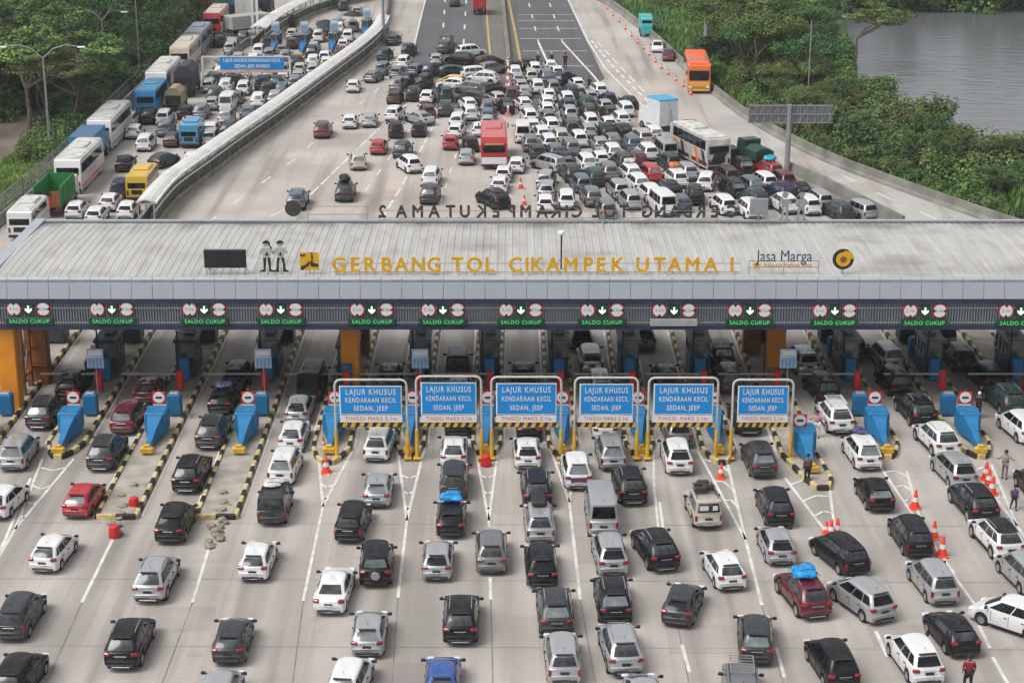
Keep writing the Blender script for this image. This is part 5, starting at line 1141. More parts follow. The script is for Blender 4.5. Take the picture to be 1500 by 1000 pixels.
for it in range(60):
    hit = 0
    for i in range(len(cars)):
        for j in range(i + 1, len(cars)):
            a, b = cars[i], cars[j]
            if abs(a['X'] - b['X']) > 9 or abs(a['Y'] - b['Y']) > 13: continue
            r_ = sat(a, b)
            if r_:
                hit += 1; d, ux, uy = r_; wa, wb = (.5, .5) if (a['k'] == 'big') == (b['k'] == 'big') else ((.1, .9) if a['k'] == 'big' else (.9, .1)); d = min(d, .6)
                a['X'] -= ux * d * wa; a['Y'] -= uy * d * wa; b['X'] += ux * d * wb; b['Y'] += uy * d * wb
    if not hit: break
JP = gp([(752, 106), (822, 106), (880, 137), (955, 192), (985, 250), (1048, 300), (1052, 322), (812, 322), (800, 262), (756, 210)])
fr_ = random.Random(12); tries = 0; added = 0
while tries < 9000 and added < 95:
    tries += 1; px, py = fr_.uniform(750, 1050), fr_.uniform(104, 316); g = G(px, py)
    if not inpoly(g.x, g.y, JP): continue
    k = fr_.choice('mnhsnd'); c_ = fr_.choice('wwwssxxggkkkut'); K = KIND[k]; cc = dict(X=g.x, Y=g.y, yaw=R(.55 * g.x), k=k, c=c_, z='jam', px=px, py=py, L=K['L'] * .86, W=K['W'] * .86, sc=.86)
    if any(abs(o['X'] - cc['X']) < 9 and abs(o['Y'] - cc['Y']) < 13 and sat(o, cc) for o in cars): continue
    u, v = PR(Vector((g.x, g.y - cc['L'] / 2, 0))); cc['px'], cc['py'] = u, v; cars.append(cc); added += 1
SP = gp([(150, 318), (200, 318), (255, 262), (340, 195), (440, 128), (520, 70), (540, 40), (470, 40), (400, 75), (320, 100), (290, 160), (235, 190), (215, 235)])
tries = 0; ad2 = 0
while tries < 5000 and ad2 < 34:
    tries += 1; px, py = fr_.uniform(150, 540), fr_.uniform(36, 200) ; g = G(px, py)
    if not inpoly(g.x, g.y, SP): continue
    k = fr_.choice('mnhsnd'); c_ = fr_.choice('wwwssxgkku'); K = KIND[k]
    j = min(range(len(SIDEP) - 1), key=lambda q: abs((SIDEP[q].y + SIDEP[q + 1].y) / 2 - g.y)); t = SIDEP[j + 1] - SIDEP[j]
    cc = dict(X=g.x, Y=g.y, yaw=-math.atan2(t.x, t.y) * .85, k=k, c=c_, z='side', px=px, py=py, L=K['L'] * .86, W=K['W'] * .86, sc=.86)
    if any(abs(o['X'] - cc['X']) < 9 and abs(o['Y'] - cc['Y']) < 13 and sat(o, cc) for o in cars): continue
    if min(math.hypot(g.x - b_[0], g.y - b_[1]) for b_ in SIDE_FURN) < 3.2: continue
    u, v = PR(Vector((g.x, g.y - cc['L'] / 2, 0))); cc['px'], cc['py'] = u, v; cars.append(cc); ad2 += 1
print('fill', added, ad2)
print('overlaps left', hit, 'vehicles', len(cars))
# ---- labels: each car singled out by what surrounds it
def nm(c): return 'coach or lorry' if c['k'] == 'big' else f"{CNAME[c['c']]} {KIND[c['k']]['nm']}"
def region(c):
    if c['z'] == 'near':
        if c['py'] > 940: return 'at the bottom edge of the picture'
        if c['py'] > 780: return 'on the open approach'
        if c['py'] > 660: return 'just before the toll islands'
        return 'in the lanes under the gate'
    return {'mid': 'left of the jam beyond the gate', 'jam': 'in the dense jam beyond the gate', 'side': 'in the side plaza'}[c['z']]
smallc = [c for c in cars if c['k'] != 'big']
def nb(c, fx, fy):   # nearest vehicle in a direction of the picture
    best = None
    for o in smallc:
        if o is c: continue
        dx, dy = (o['px'] - c['px']), (o['py'] - c['py']); s = max(12, (c['py'] + 480) * .0255)
        p = (dx * fx + dy * fy) / s; q = abs(dx * fy + dy * fx) / s
        if p > .3 and q < p * .8 and p < 6 and (best is None or p + q < best[0]): best = (p + q, o)
    return nm(best[1]) if best else None
def cands(c):
    n_, r_ = nm(c), region(c); up, dn, lf, rt = nb(c, 0, -1), nb(c, 0, 1), nb(c, -1, 0), nb(c, 1, 0)
    out = [f"{n_} {r_}"]
    if up: out.append(f"{n_} behind the {up} {r_}")
    if dn: out.append(f"{n_} ahead of the {dn} {r_}")
    if lf: out.append(f"{n_} right of the {lf} {r_}")
    if rt: out.append(f"{n_} left of the {rt} {r_}")
    short = r_.replace(' beyond the gate', '').replace('on the open approach', 'on the approach').replace(' of the picture', '')
    if up and dn: out.append(f"{n_} between {up} ahead and {dn} behind, {short}")
    if lf and rt: out.append(f"{n_} between {lf} left and {rt} right, {short}")
    if up and lf: out.append(f"{n_} behind {up} and right of {lf}, {short}")
    if up and rt: out.append(f"{n_} behind {up} and left of {rt}, {short}")
    return [o for o in out if len(o.split()) <= 16]
from collections import Counter
allc = {id(c): cands(c) for c in smallc}; cnt = Counter(s for v in allc.values() for s in set(v))
used = set()
for c in smallc:
    lab = next((s for s in allc[id(c)] if cnt[s] == 1), None)
    if lab is None:
        same = sorted([o for o in smallc if nm(o) == nm(c) and region(o) == region(c)], key=lambda o: o['px']); i = same.index(c)
        k = i + 1; suf = 'th' if 10 <= k % 100 <= 20 else {1: 'st', 2: 'nd', 3: 'rd'}.get(k % 10, 'th'); lab = f"{nm(c)} {region(c)}, {k}{suf} such from the left"
    c['label'] = lab
SPECIAL = {(661, 788): 'black hatchback with a bright blue bundle on its roof', (1176, 910): 'maroon SUV with a blue tarpaulin bundle on its roof', (1030, 776): 'old beige boxy jeep with a loaded roof rack and window sticker', (844, 718): 'white minivan with a purple tailgate panel behind the second pair of islands',
           (403, 770): 'dark grey boxy jeep carrying a white bundle on its roof', (1484, 943): 'large white minivan turned sideways at the right edge', (512, 1044): 'white minivan cut off by the bottom edge beside a silver one', (457, 590): 'tall black van with a ribbed roof rack under the gate',
           (1262, 690): 'white minivan with a bag on its roof beside the blue cushion', (790, 797): 'silver minivan with a black roof box in the packed middle queue', (549, 860): 'black SUV with a round spare wheel on its tailgate', (1462, 826): 'white SUV with a contrasting black roof on the right', (1222, 637): 'white SUV with a slatted roof rack under the gate'}
CARRIED = []
for c in smallc:
    K = c['k']; src = CARP[K] if c['z'] == 'near' else CARF[K]
    if 'used' not in SHADE.setdefault((K, c['z'] == 'near'), {}): o = src; SHADE[(K, c['z'] == 'near')]['used'] = 1
    else: o = copy_tree(src)
    o.location = (c['X'], c['Y'], 0); o.rotation_euler = (0, 0, c['yaw']); o.scale = (c['sc'],) * 3; c['obj'] = o
    tag(o, SPECIAL.get((int(c['px']), int(c['py'])), c['label']), KIND[K]['nm'].split(' with')[0].replace('boxy ', ''), 'cars queueing in the traffic')
    recolor(o, c['c']); gm = vr.choice((None, None, None, 'glass3', 'glass3', 'glass2'))
    if gm:
        for ch in o.children:
            if ch.name.split('.')[0] == 'rear_window' or (ch.name.split('.')[0] in ('side_window', 'windshield') and gm == 'glass3'): ch.material_slots[0].link = 'OBJECT'; ch.material_slots[0].material = M[gm]
for c in cars:
    if c['k'] == 'big': c['obj'].location = (c['X'], c['Y'], 0)
for (K, nr), d in list(SHADE.items()): pass
for K in KIND:
    for nr, src in ((True, CARP), (False, CARF)):
        if (K, nr) not in SHADE:
            for o in [g for ch in src[K].children for g in ch.children] + list(src[K].children) + [src[K]]: bpy.data.objects.remove(o)
def find(px, py): return min(cars, key=lambda c: (c['px'] - px) ** 2 + (c['py'] - py) ** 2)
def onroof(px, py, dy, z, fn, name, label, cat, dx=0):
    c = find(px, py); e = empty(name); k = KIND.get(c['k'], dict(H=2.4)); yw = c['yaw']; S = c['sc']; e.scale = (S, S, S); e.location = (c['X'] - math.sin(yw) * dy * S + dx, c['Y'] + math.cos(yw) * dy * S, (k['H'] + z) * S); e.rotation_euler = (0, 0, yw); fn(e); tag(e, label, cat); return e
def bundle(m, w=1.15, l=1.3, h=.42, n=9):
    def f(e):
        b = MB()
        for k in range(n): lump(b, (rnd.uniform(-w / 2 + .25, w / 2 - .25), rnd.uniform(-l / 2 + .3, l / 2 - .3), h * .45), .34, 100 + k * 3 + int(w * 90), 0, h * 1.35)
        b.build('cover', m, e); t = MB()
        for yy in (-l * .25, l * .25): t.tube([(-w / 2 - .05, yy, 0), (-w * .3, yy, h * .95), (0, yy, h * 1.08), (w * .3, yy, h * .95), (w / 2 + .05, yy, 0)], .015, 5)
        t.build('strap', M['dark'], e)
    return f
def rack(load=None, m=None):
    def f(e):
        q = MB()
        for xx in (-.55, .55): q.box((xx, 0, .1), (.04, 1.7, .04))
        for k in range(7): q.box((0, -.8 + k * .27, .1), (1.1, .035, .03))
        for xx in (-.5, .5):
            for yy in (-.7, .7): q.box((xx, yy, .04), (.03, .03, .12))
        q.build('bars', m or M['dark'], e)
        if load: b = MB(); [b.bbox((rnd.uniform(-.3, .3), -.5 + k * .33, .25), (.7, .3, .26), .05) for k in range(4)]; b.build('luggage', load, e)
    return f
def rbox(e): MB().bbox((0, 0, .16), (.85, 1.5, .34), .12).build('shell', M['dark'], e)
onroof(661, 788, .35, .0, bundle(M['tarp'], 1.25, 1.3, .5), 'roof_bundle', 'bright blue tarpaulin bundle strapped on the black hatchback', 'bundle')
onroof(1176, 910, -.1, .02, bundle(M['tarp'], 1.35, 1.7, .42, 12), 'roof_bundle', 'wide blue tarpaulin bundle on the maroon SUV roof', 'bundle')
onroof(403, 770, -.1, .0, bundle(mat('white_tarpaulin', (.55, .55, .54), .7, 0, .2, 3), 1.1, 1.2, .3), 'roof_bundle', 'white bundle on the dark grey boxy jeep', 'bundle')
onroof(1262, 690, .4, .0, bundle(mat('purple_blue_bag', (.07, .07, .2), .7, 0, .5, 4), .9, .8, .32, 5), 'roof_bundle', 'small dark blue bag on the white minivan roof at right', 'bag')
onroof(328, 608, -.1, .0, bundle(mat('patterned_blue_bundle', (.10, .15, .28), .7, 0, .8, 5), 1.1, 1.2, .32), 'roof_bundle', 'blue patterned bundle on a black hatchback under the gate', 'bundle')
onroof(1112, 263, -.2, .0, bundle(mat('cyan_tarpaulin', (.02, .40, .62), .6), 1.3, 1.5, .5), 'roof_bundle', 'cyan bundle on the red minivan in the right of the jam', 'bundle')
onroof(925, 272, 0, .0, bundle(mat('pale_bundle', (.6, .6, .58), .7), 1.1, 1.2, .45), 'roof_bundle', 'pale bundle on a white minivan in the jam', 'bundle')
onroof(977, 277, .5, .0, bundle(mat('orange_bundle_cloth', (.6, .2, .06), .7), 1.0, 1.1, .5), 'roof_bundle', 'orange bundle on a white minivan in the jam', 'bundle')
onroof(506, 296, -.2, .0, bundle(mat('black_bags', (.02, .02, .025), .7), 1.2, 1.7, .6, 12), 'roof_bundle', 'tall pile of black bags on a dark grey SUV beyond the gate', 'luggage')
onroof(1030, 776, -.3, .02, rack(mat('dark_luggage', (.035, .033, .03), .8)), 'roof_rack', 'black loaded rack on the old beige jeep', 'roof rack')
onroof(1086, 1056, 0, .02, rack(None, M['steel']), 'roof_rack', 'steel slatted rack on the grey jeep at the bottom edge', 'roof rack')
onroof(1222, 637, -.3, .03, rack(None, M['white']), 'roof_rack', 'white slatted rack on the white SUV under the gate', 'roof rack')
onroof(457, 590, 0, .03, rack(None, M['steel']), 'roof_rack', 'steel ribbed rack on the tall black van', 'roof rack')
onroof(790, 797, .2, .03, rbox, 'roof_box', 'black roof box on the silver minivan in the middle queue', 'roof box')
def paneon(px, py, w, h, z, m, name, y=-.0, x=0):
    c = find(px, py); o = MB().bbox((x, -c['L'] / c['sc'] / 2 - .045 + y, z), (w, .04, h), .02).build(name, m, c['obj']); return o
paneon(844, 718, .95, .3, .76, mat('purple_panel', (.16, .03, .13), .4), 'tailgate_panel')
o = paneon(1030, 776, .5, .28, 1.42, M['white'], 'window_sticker', .06, -.28); o = paneon(1030, 776, .28, .28, 1.42, M['white'], 'window_sticker', .06, .35)
for cx, cy in ((1462, 826),):
    for ch in find(cx, cy)['obj'].children:
        if ch.name.split('.')[0] == 'roof': ch.material_slots[0].material = PAINT['k']
for cx, cy in ((28, 690), (555, 744), (892, 690), (1112, 701), (1281, 751), (189, 637), (123, 760), (68, 630), (1262, 690), (844, 718)):   # cars whose rear glass has the sky's reflection put into its colour
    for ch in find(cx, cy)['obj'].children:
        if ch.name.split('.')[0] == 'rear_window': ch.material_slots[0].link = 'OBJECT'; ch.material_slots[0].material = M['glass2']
# ================================================================ TREES AND GREENERY
def leafmat(name, col):
    m, nt, b = new_mat(name); tc = nt.nodes.new('ShaderNodeTexCoord'); n = nt.nodes.new('ShaderNodeTexNoise'); n.inputs['Scale'].default_value = .7; n.inputs['Detail'].default_value = 3
    nt.links.new(tc.outputs['Object'], n.inputs['Vector']); oi = nt.nodes.new('ShaderNodeObjectInfo')
    r = nt.nodes.new('ShaderNodeValToRGB'); r.color_ramp.elements[0].position = .35; r.color_ramp.elements[1].position = .68
    r.color_ramp.elements[0].color = tuple(c * .62 for c in col) + (1,); r.color_ramp.elements[1].color = tuple(c * 1.35 for c in col) + (1,)
    nt.links.new(n.outputs['Fac'], r.inputs['Fac'])
    hs = nt.nodes.new('ShaderNodeHueSaturation'); mr = nt.nodes.new('ShaderNodeMapRange'); mr.inputs['To Min'].default_value = .465; mr.inputs['To Max'].default_value = .525; nt.links.new(oi.outputs['Random'], mr.inputs['Value']); nt.links.new(mr.outputs[0], hs.inputs['Hue'])
    mv = nt.nodes.new('ShaderNodeMapRange'); mv.inputs['To Min'].default_value = .7; mv.inputs['To Max'].default_value = 1.3; nt.links.new(oi.outputs['Random'], mv.inputs['Value']); nt.links.new(mv.outputs[0], hs.inputs['Value'])
    nt.links.new(r.outputs[0], hs.inputs['Color']); nt.links.new(hs.outputs[0], b.inputs['Base Color']); b.inputs['Roughness'].default_value = .65; b.inputs['Specular IOR Level'].default_value = .25
    return m
LEAF = [leafmat('deep_green_leaves', (.044, .098, .032)), leafmat('mid_green_leaves', (.076, .145, .036)), leafmat('light_green_leaves', (.135, .21, .048)), leafmat('olive_leaves', (.11, .145, .045)), leafmat('dull_dark_leaves', (.040, .078, .036))]
def tree_mesh(seed, h, spread, kind):
    rr = random.Random(seed); T = MB(); tips = []
    def limb(p, d, L, r, depth):
        q = p + d * L; mid = p.lerp(q, .5) + Vector((rr.uniform(-.1, .1), rr.uniform(-.1, .1), .03)) * L
        T.tube([p, mid, q], [r, r * .8, r * .6], 6 if depth < 2 else 4)
        if depth >= 3: tips.append(q); return
        tips.append(q) if depth == 2 else None
        for _ in range(rr.choice((2, 3, 3)) + (1 if depth == 0 else 0)):
            a = rr.uniform(0, 6.28); e = {'round': rr.uniform(.35, 1.0), 'umbrella': rr.uniform(.75, 1.35), 'tall': rr.uniform(.25, .7)}[kind]
            nd = (d * math.cos(e) * .8 + Vector((math.cos(a), math.sin(a), .15)) * math.sin(e)); nd.normalize(); nd.z = max(nd.z, -.05)
            limb(q, nd, L * rr.uniform(.55, .8) * (1.15 if kind == 'umbrella' and depth == 0 else 1), r * .58, depth + 1)
    limb(Vector((0, 0, -.2)), Vector((rr.uniform(-.08, .08), rr.uniform(-.08, .08), 1)).normalized(), h * (.42 if kind != 'umbrella' else .5), h * .022, 0)
    zmax = max(t.z for t in tips); rmax = max(math.hypot(t.x, t.y) for t in tips); C = MB()
    sx = spread / rmax
    for t in tips:
        cc = Vector((t.x, t.y, t.z)); cr = h * rr.uniform(.07, .13) * (1.15 if kind == 'round' else 1); mi = rr.choice((0, 0, 1)); flat = .75 if kind != 'umbrella' else .38
        for _ in range(100):
            while True:
                o = Vector((rr.uniform(-1, 1), rr.uniform(-1, 1), rr.uniform(-1, 1)))
                if .15 < o.length < 1: break
            o = o.normalized() * (o.length ** .5); p = cc + Vector((o.x * cr, o.y * cr, o.z * cr * flat))
            nrm = (o + Vector((rr.uniform(-.6, .6), rr.uniform(-.6, .6), rr.uniform(0, .9)))).normalized(); a = nrm.orthogonal().normalized(); a.rotate(Matrix.Rotation(rr.uniform(0, 6.28), 3, nrm)); b = nrm.cross(a)
            s = rr.uniform(.10, .21) * (h / 10) ** .5
            C.add([p + a * s, p + b * s * .6, p - a * s, p - b * s * .6], [(0, 1, 2, 3)], mi if rr.random() < .8 else 2)
    return T, C
def raw_mesh(mb, name, mats):   # leaves keep their own orientation
    me = bpy.data.meshes.new(name); me.from_pydata(mb.v, [], mb.f)
    for m in mats: me.materials.append(m)
    me.polygons.foreach_set('material_index', mb.m); me.update(); return me
SETS = {'a': (LEAF[0], LEAF[1], LEAF[1]), 'b': (LEAF[1], LEAF[2], LEAF[2]), 'c': (LEAF[3], LEAF[1], LEAF[2]), 'd': (LEAF[4], LEAF[0], LEAF[1]), 'e': (LEAF[3], LEAF[4], LEAF[3])}
TV = {}
for key, (seed, h, sp, kind, st) in {'t1': (1, 10, 4, 'round', 'a'), 't2': (2, 10, 4, 'round', 'c'), 't3': (3, 10, 4, 'umbrella', 'b'), 't4': (4, 10, 3, 'tall', 'd'), 't5': (5, 10, 4, 'round', 'b'), 't6': (6, 10, 4, 'tall', 'a'), 't7': (17, 10, 5, 'umbrella', 'c'), 't8': (8, 10, 4, 'round', 'd'), 't9': (9, 10, 4, 'round', 'e')}.items():
    T, C = tree_mesh(seed, h, sp, kind); TV[key] = (T.mesh('trunk', M['bark']), raw_mesh(C, 'crown', SETS[st]), max(v[2] for v in C.v), kind)
def bush_mesh(seed, st):
    rr = random.Random(seed); C = MB()
    cl = [(rr.uniform(-1.2, 1.2), rr.uniform(-1.2, 1.2), rr.uniform(.3, 1.5), rr.uniform(.55, .95)) for _ in range(11)]
    for x, y, z, r_ in cl:
        mi = rr.choice((0, 0, 1, 2))
        for _ in range(130):
            o = Vector((rr.gauss(0, 1), rr.gauss(0, 1), rr.gauss(0, 1))).normalized() * rr.uniform(.6, 1); p = Vector((x, y, z)) + o * r_; p.z = max(.05, p.z)
            nrm = (o + Vector((rr.uniform(-.6, .6), rr.uniform(-.6, .6), rr.uniform(0, .9)))).normalized(); a = nrm.orthogonal().normalized(); a.rotate(Matrix.Rotation(rr.uniform(0, 6.28), 3, nrm)); b = nrm.cross(a); s = rr.uniform(.08, .17)
            C.add([p + a * s, p + b * s * .55, p - a * s, p - b * s * .55], [(0, 1, 2, 3)], mi)
    st_ = MB()
    for x, y, z, r_ in cl[:6]: st_.tube([(x * .15, y * .15, -.05), (x * .6, y * .6, z)], [.05, .02], 5)
    return raw_mesh(C, 'foliage', SETS[st]), st_.mesh('stem', M['bark'])
BV = [bush_mesh(20 + i, 'bcadbe'[i]) for i in range(6)]
ntree = [0]
def tree(x, y, z, h, key, label, group, wid=1.0, rot=None):
    T, C, zm, kind = TV[key]; s = h / zm; e = empty('tree', (x, y, z), rnd.uniform(0, 6.28) if rot is None else rot); e.scale = (s * wid, s * wid, s)
    for nm_, me in (('trunk', T), ('crown', C)): o = bpy.data.objects.new(nm_, me); COL.objects.link(o); o.parent = e
    tag(e, label, 'tree', group); ntree[0] += 1; return e
def bush(x, y, z, s, k, label, group):
    F_, S_ = BV[k]; e = empty('bush', (x, y, z), rnd.uniform(0, 6.28)); e.scale = (s * rnd.uniform(.9, 1.3), s * rnd.uniform(.9, 1.3), s)
    for nm_, me in (('foliage', F_), ('stem', S_)): o = bpy.data.objects.new(nm_, me); COL.objects.link(o); o.parent = e
    tag(e, label, 'bush', group); return e
def gz(x, y): return ground_z(x, y)
# hand placed, telling trees
def tp(px, py, ptop, key, label, wid=1.0, group='single trees one can tell apart'):
    p = G(px, py); h = ZA(ptop, p.y); return tree(p.x, p.y, gz(p.x, p.y), h, key, label, group, wid)
tp(42, 204, 40, 't3', 'wide spreading tree above the dirt path at the far left', 1.35)
tp(118, 196, 66, 't7', 'airy light crowned tree behind the nearest street lamp', 1.15)
tp(4, 160, 60, 't1', 'dark round tree at the left edge over the dirt path', 1.2)
tp(1250, 102, -2, 't3', 'umbrella crowned tree leaning over the river on the right', 1.15)
tp(1085, 96, -30, 't7', 'tall spreading tree beside the bright verge at top right', 1.0)
tp(1130, 120, 8, 't5', 'broad dense green tree behind the sign gantry', 1.2)
tp(1190, 140, 45, 't1', 'dark round tree at the foot of the green mast', 1.2)
LE = [(G(*p).x, G(*p).y) for p in LEFT_EDGE] + [(-48, 420)]; RE = [(10, 420)] + [(G(*p).x, G(*p).y) for p in RIGHT_EDGE]
def ledge(y):   # x of the left road edge at distance y
    for a, b in zip(LE[:-1], LE[1:]):
        if a[1] <= y <= b[1]: return a[0] + (b[0] - a[0]) * (y - a[1]) / (b[1] - a[1])
    return -48
def redge(y):
    for a, b in zip(RE[:-1], RE[1:]):
        if b[1] <= y <= a[1]: return a[0] + (b[0] - a[0]) * (y - a[1]) / (b[1] - a[1])
    return 60
row = ['at the left edge', 'in the lower left forest', 'in the middle of the left forest', 'in the upper left forest', 'at the top of the left forest']
OPEN = [gp([(-80, 330), (-80, 180), (50, 168), (84, 196), (118, 214), (110, 240), (20, 345), (-80, 400)])]
tl = []
y = 150
while y < 400:
    step = 4.6 if y < 300 else 6.5; x = ledge(y) - 2.6 - rnd.uniform(0, 1.5)
    while True:
        px, py = PR(Vector((x, y, 0)))
        if px < -130 or x < -150: break
        if not inpoly(x, y, OPEN[0]):
            hh = rnd.uniform(6.5, 11) if y < 215 else rnd.uniform(7, 12); hh = hh * (.6 if ledge(y) - x < 5 else 1)
            tl.append((x + rnd.uniform(-1, 1), y + rnd.uniform(-1.5, 1.5), hh))
        x -= step * rnd.uniform(.8, 1.2)
    y += step * rnd.uniform(.85, 1.1)
kinds = ['t1', 't2', 't4', 't5', 't6', 't8', 't9', 't3', 't7', 't1', 't8']
desc = {'t1': 'deep green round crowned', 't2': 'olive round crowned', 't3': 'light green spreading', 't4': 'dull dark upright', 't5': 'bright green round crowned', 't6': 'deep green upright', 't7': 'olive spreading', 't8': 'dark round crowned', 't9': 'grey green bushy'}
tl = sorted(tl, key=lambda t: t[1])[:190]
def side_word(px, py): return f"in the {'upper' if py < 60 else 'middle' if py < 150 else 'lower'} forest"
for x, y, hh in tl:
    k = rnd.choice(kinds); px, py = PR(Vector((x, y, 0)))
    tree(x, y, gz(x, y), hh, k, f"{desc[k]} tree {side_word(px, py)} left of the plaza", 'trees of the left forest')
# right bank
rt_ = []
y = 112
while y < 330:
    x = redge(y) + 2.6
    while True:
        px, py = PR(Vector((x, y, 0)))
        if px > 1640 or x > 140: break
        if inpoly(x, y, RIVER) or (y > 232 and x > G(1240, 10).x): break
        d = x - redge(y); bright = inpoly(x, y, gp([(935, -30), (955, 12), (1010, 18), (1045, 60), (1030, 95), (990, 82), (950, 48), (900, -2)]))
        if seg_d(x, y, RIVER) > 1.5 and not bright: rt_.append((x + rnd.uniform(-.8, .8), y + rnd.uniform(-1, 1), d))
        x += rnd.uniform(2.4, 3.6)
    y += rnd.uniform(2.6, 3.4) if y < 230 else 6
nb_ = 0; ntr = 0
bd = ['bright leafy', 'olive', 'deep green', 'dark', 'light green', 'grey green']
for x, y, d in rt_:
    px, py = PR(Vector((x, y, 0))); near_top = py < 130
    where = 'beside the slip road barrier' if d < 5 else 'on the river bank slope' if seg_d(x, y, RIVER) > 6 else 'close to the water'
    if d > 4 and seg_d(x, y, RIVER) > 5 and rnd.random() < (.62 if near_top else .34) and ntr < 170:
        k = rnd.choice(['t5', 't2', 't1', 't9', 't5', 't6']); hh = rnd.uniform(4.5, 8.5) if near_top else rnd.uniform(2.8, 4.6)
        tree(x, y, gz(x, y), hh, k, f"{desc[k]} small tree {where} on the right", 'trees of the right bank', 1.25); ntr += 1
    elif nb_ < 290:
        k = rnd.randrange(6); bush(x, y, gz(x, y), rnd.uniform(.85, 1.5) * (1 if d > 4 else .65), k, f"{bd[k]} bush {where} on the right", 'bushes of the right bank'); nb_ += 1
# far bank of the river, mirrored in the water
for k in range(34):
    x = 38 + k * 3.4; bush(x, 259.5 + rnd.uniform(-.6, .6), -.3, rnd.uniform(1.6, 2.4), rnd.choice((3, 2, 5)), 'dark bush on the far river bank', 'bushes on the far bank'); x = 38 + k * 5; y = 261 + rnd.uniform(0, 5); kk = rnd.choice(['t1', 't8', 't4', 't6'])
    tree(x, y, 0, rnd.uniform(7, 9.5), kk, f"{desc[kk]} tree on the far river bank", 'trees on the far bank', 1.2)
# shrubs along the left fence and the grass
for k in range(60):
    t = rnd.uniform(.42, 1); p = G(*(lambda a, b, u: (a[0] + (b[0] - a[0]) * u, a[1] + (b[1] - a[1]) * u))((-40, 352), (235, 98), t)); x = p.x - rnd.uniform(.9, 3.2); kk = rnd.randrange(6)
    bush(x, p.y, -.05, rnd.uniform(.45, .95), kk, f"{bd[kk]} low bush along the fence left of the side plaza", 'bushes along the left fence')
for k in range(120):
    y = rnd.uniform(146, 250); x = ledge(y) - rnd.uniform(1.5, 22); px, py = PR(Vector((x, y, 0)))
    if inpoly(x, y, OPEN[0]) or px < -40: continue
    kk = rnd.randrange(6); bush(x, y, -.05, rnd.uniform(1.1, 2.1), kk, f"{bd[kk]} undergrowth bush beneath the trees on the left", 'undergrowth of the left forest')
# ground cover: nobody could count it
def cover(name, label, pts, n, size, mats, seed):
    rr = random.Random(seed); P = gp(pts); C = MB(); xs_ = [p[0] for p in P]; ys_ = [p[1] for p in P]; k = 0
    while k < n:
        x, y = rr.uniform(min(xs_), max(xs_)), rr.uniform(min(ys_), max(ys_))
        if not inpoly(x, y, P) or inpoly(x, y, RIVER): k += .2; continue
        k += 1; mi = int(2.99 * (.5 + .5 * math.sin(x * .6 + 1.3 * math.sin(y * .35)))) if rr.random() < .7 else rr.randrange(3)
        for _ in range(5):
            a = rr.uniform(0, 6.28); s = size * rr.uniform(.6, 1.3); d = Vector((math.cos(a), math.sin(a), 0)); p = Vector((x + rr.uniform(-.4, .4), y + rr.uniform(-.4, .4), -.05)); u = Vector((-d.y, d.x, 0))
            C.add([p - u * s * .12, p + u * s * .12, p + d * s * .5 + Vector((0, 0, s))], [(0, 1, 2)], mi)
    o = bpy.data.objects.new(name, raw_mesh(C, name, mats)); COL.objects.link(o); tag(o, label, 'ground cover', kind='stuff')
cover('tall_grass', 'tall bright grass between the dirt path and the fence on the left', [(-60, 370), (-60, 240), (0, 244), (30, 226), (66, 214), (104, 200), (110, 228), (50, 276), (-30, 345)], 9000, .55, (LEAF[2], leafmat('bright_grass_blades', (.24, .34, .06)), LEAF[2]), 5)
cover('tall_grass', 'weeds and tall grass on the right bank', [(900, -4), (955, 8), (1020, 14), (1250, 60), (1260, 110), (1440, 190), (1560, 200), (1620, 360), (1440, 312), (1300, 262), (1200, 224), (1100, 172), (1010, 100), (930, 30)], 12000, .7, (LEAF[1], LEAF[3], LEAF[2]), 6)
print('trees', ntree[0], 'bushes', nb_)
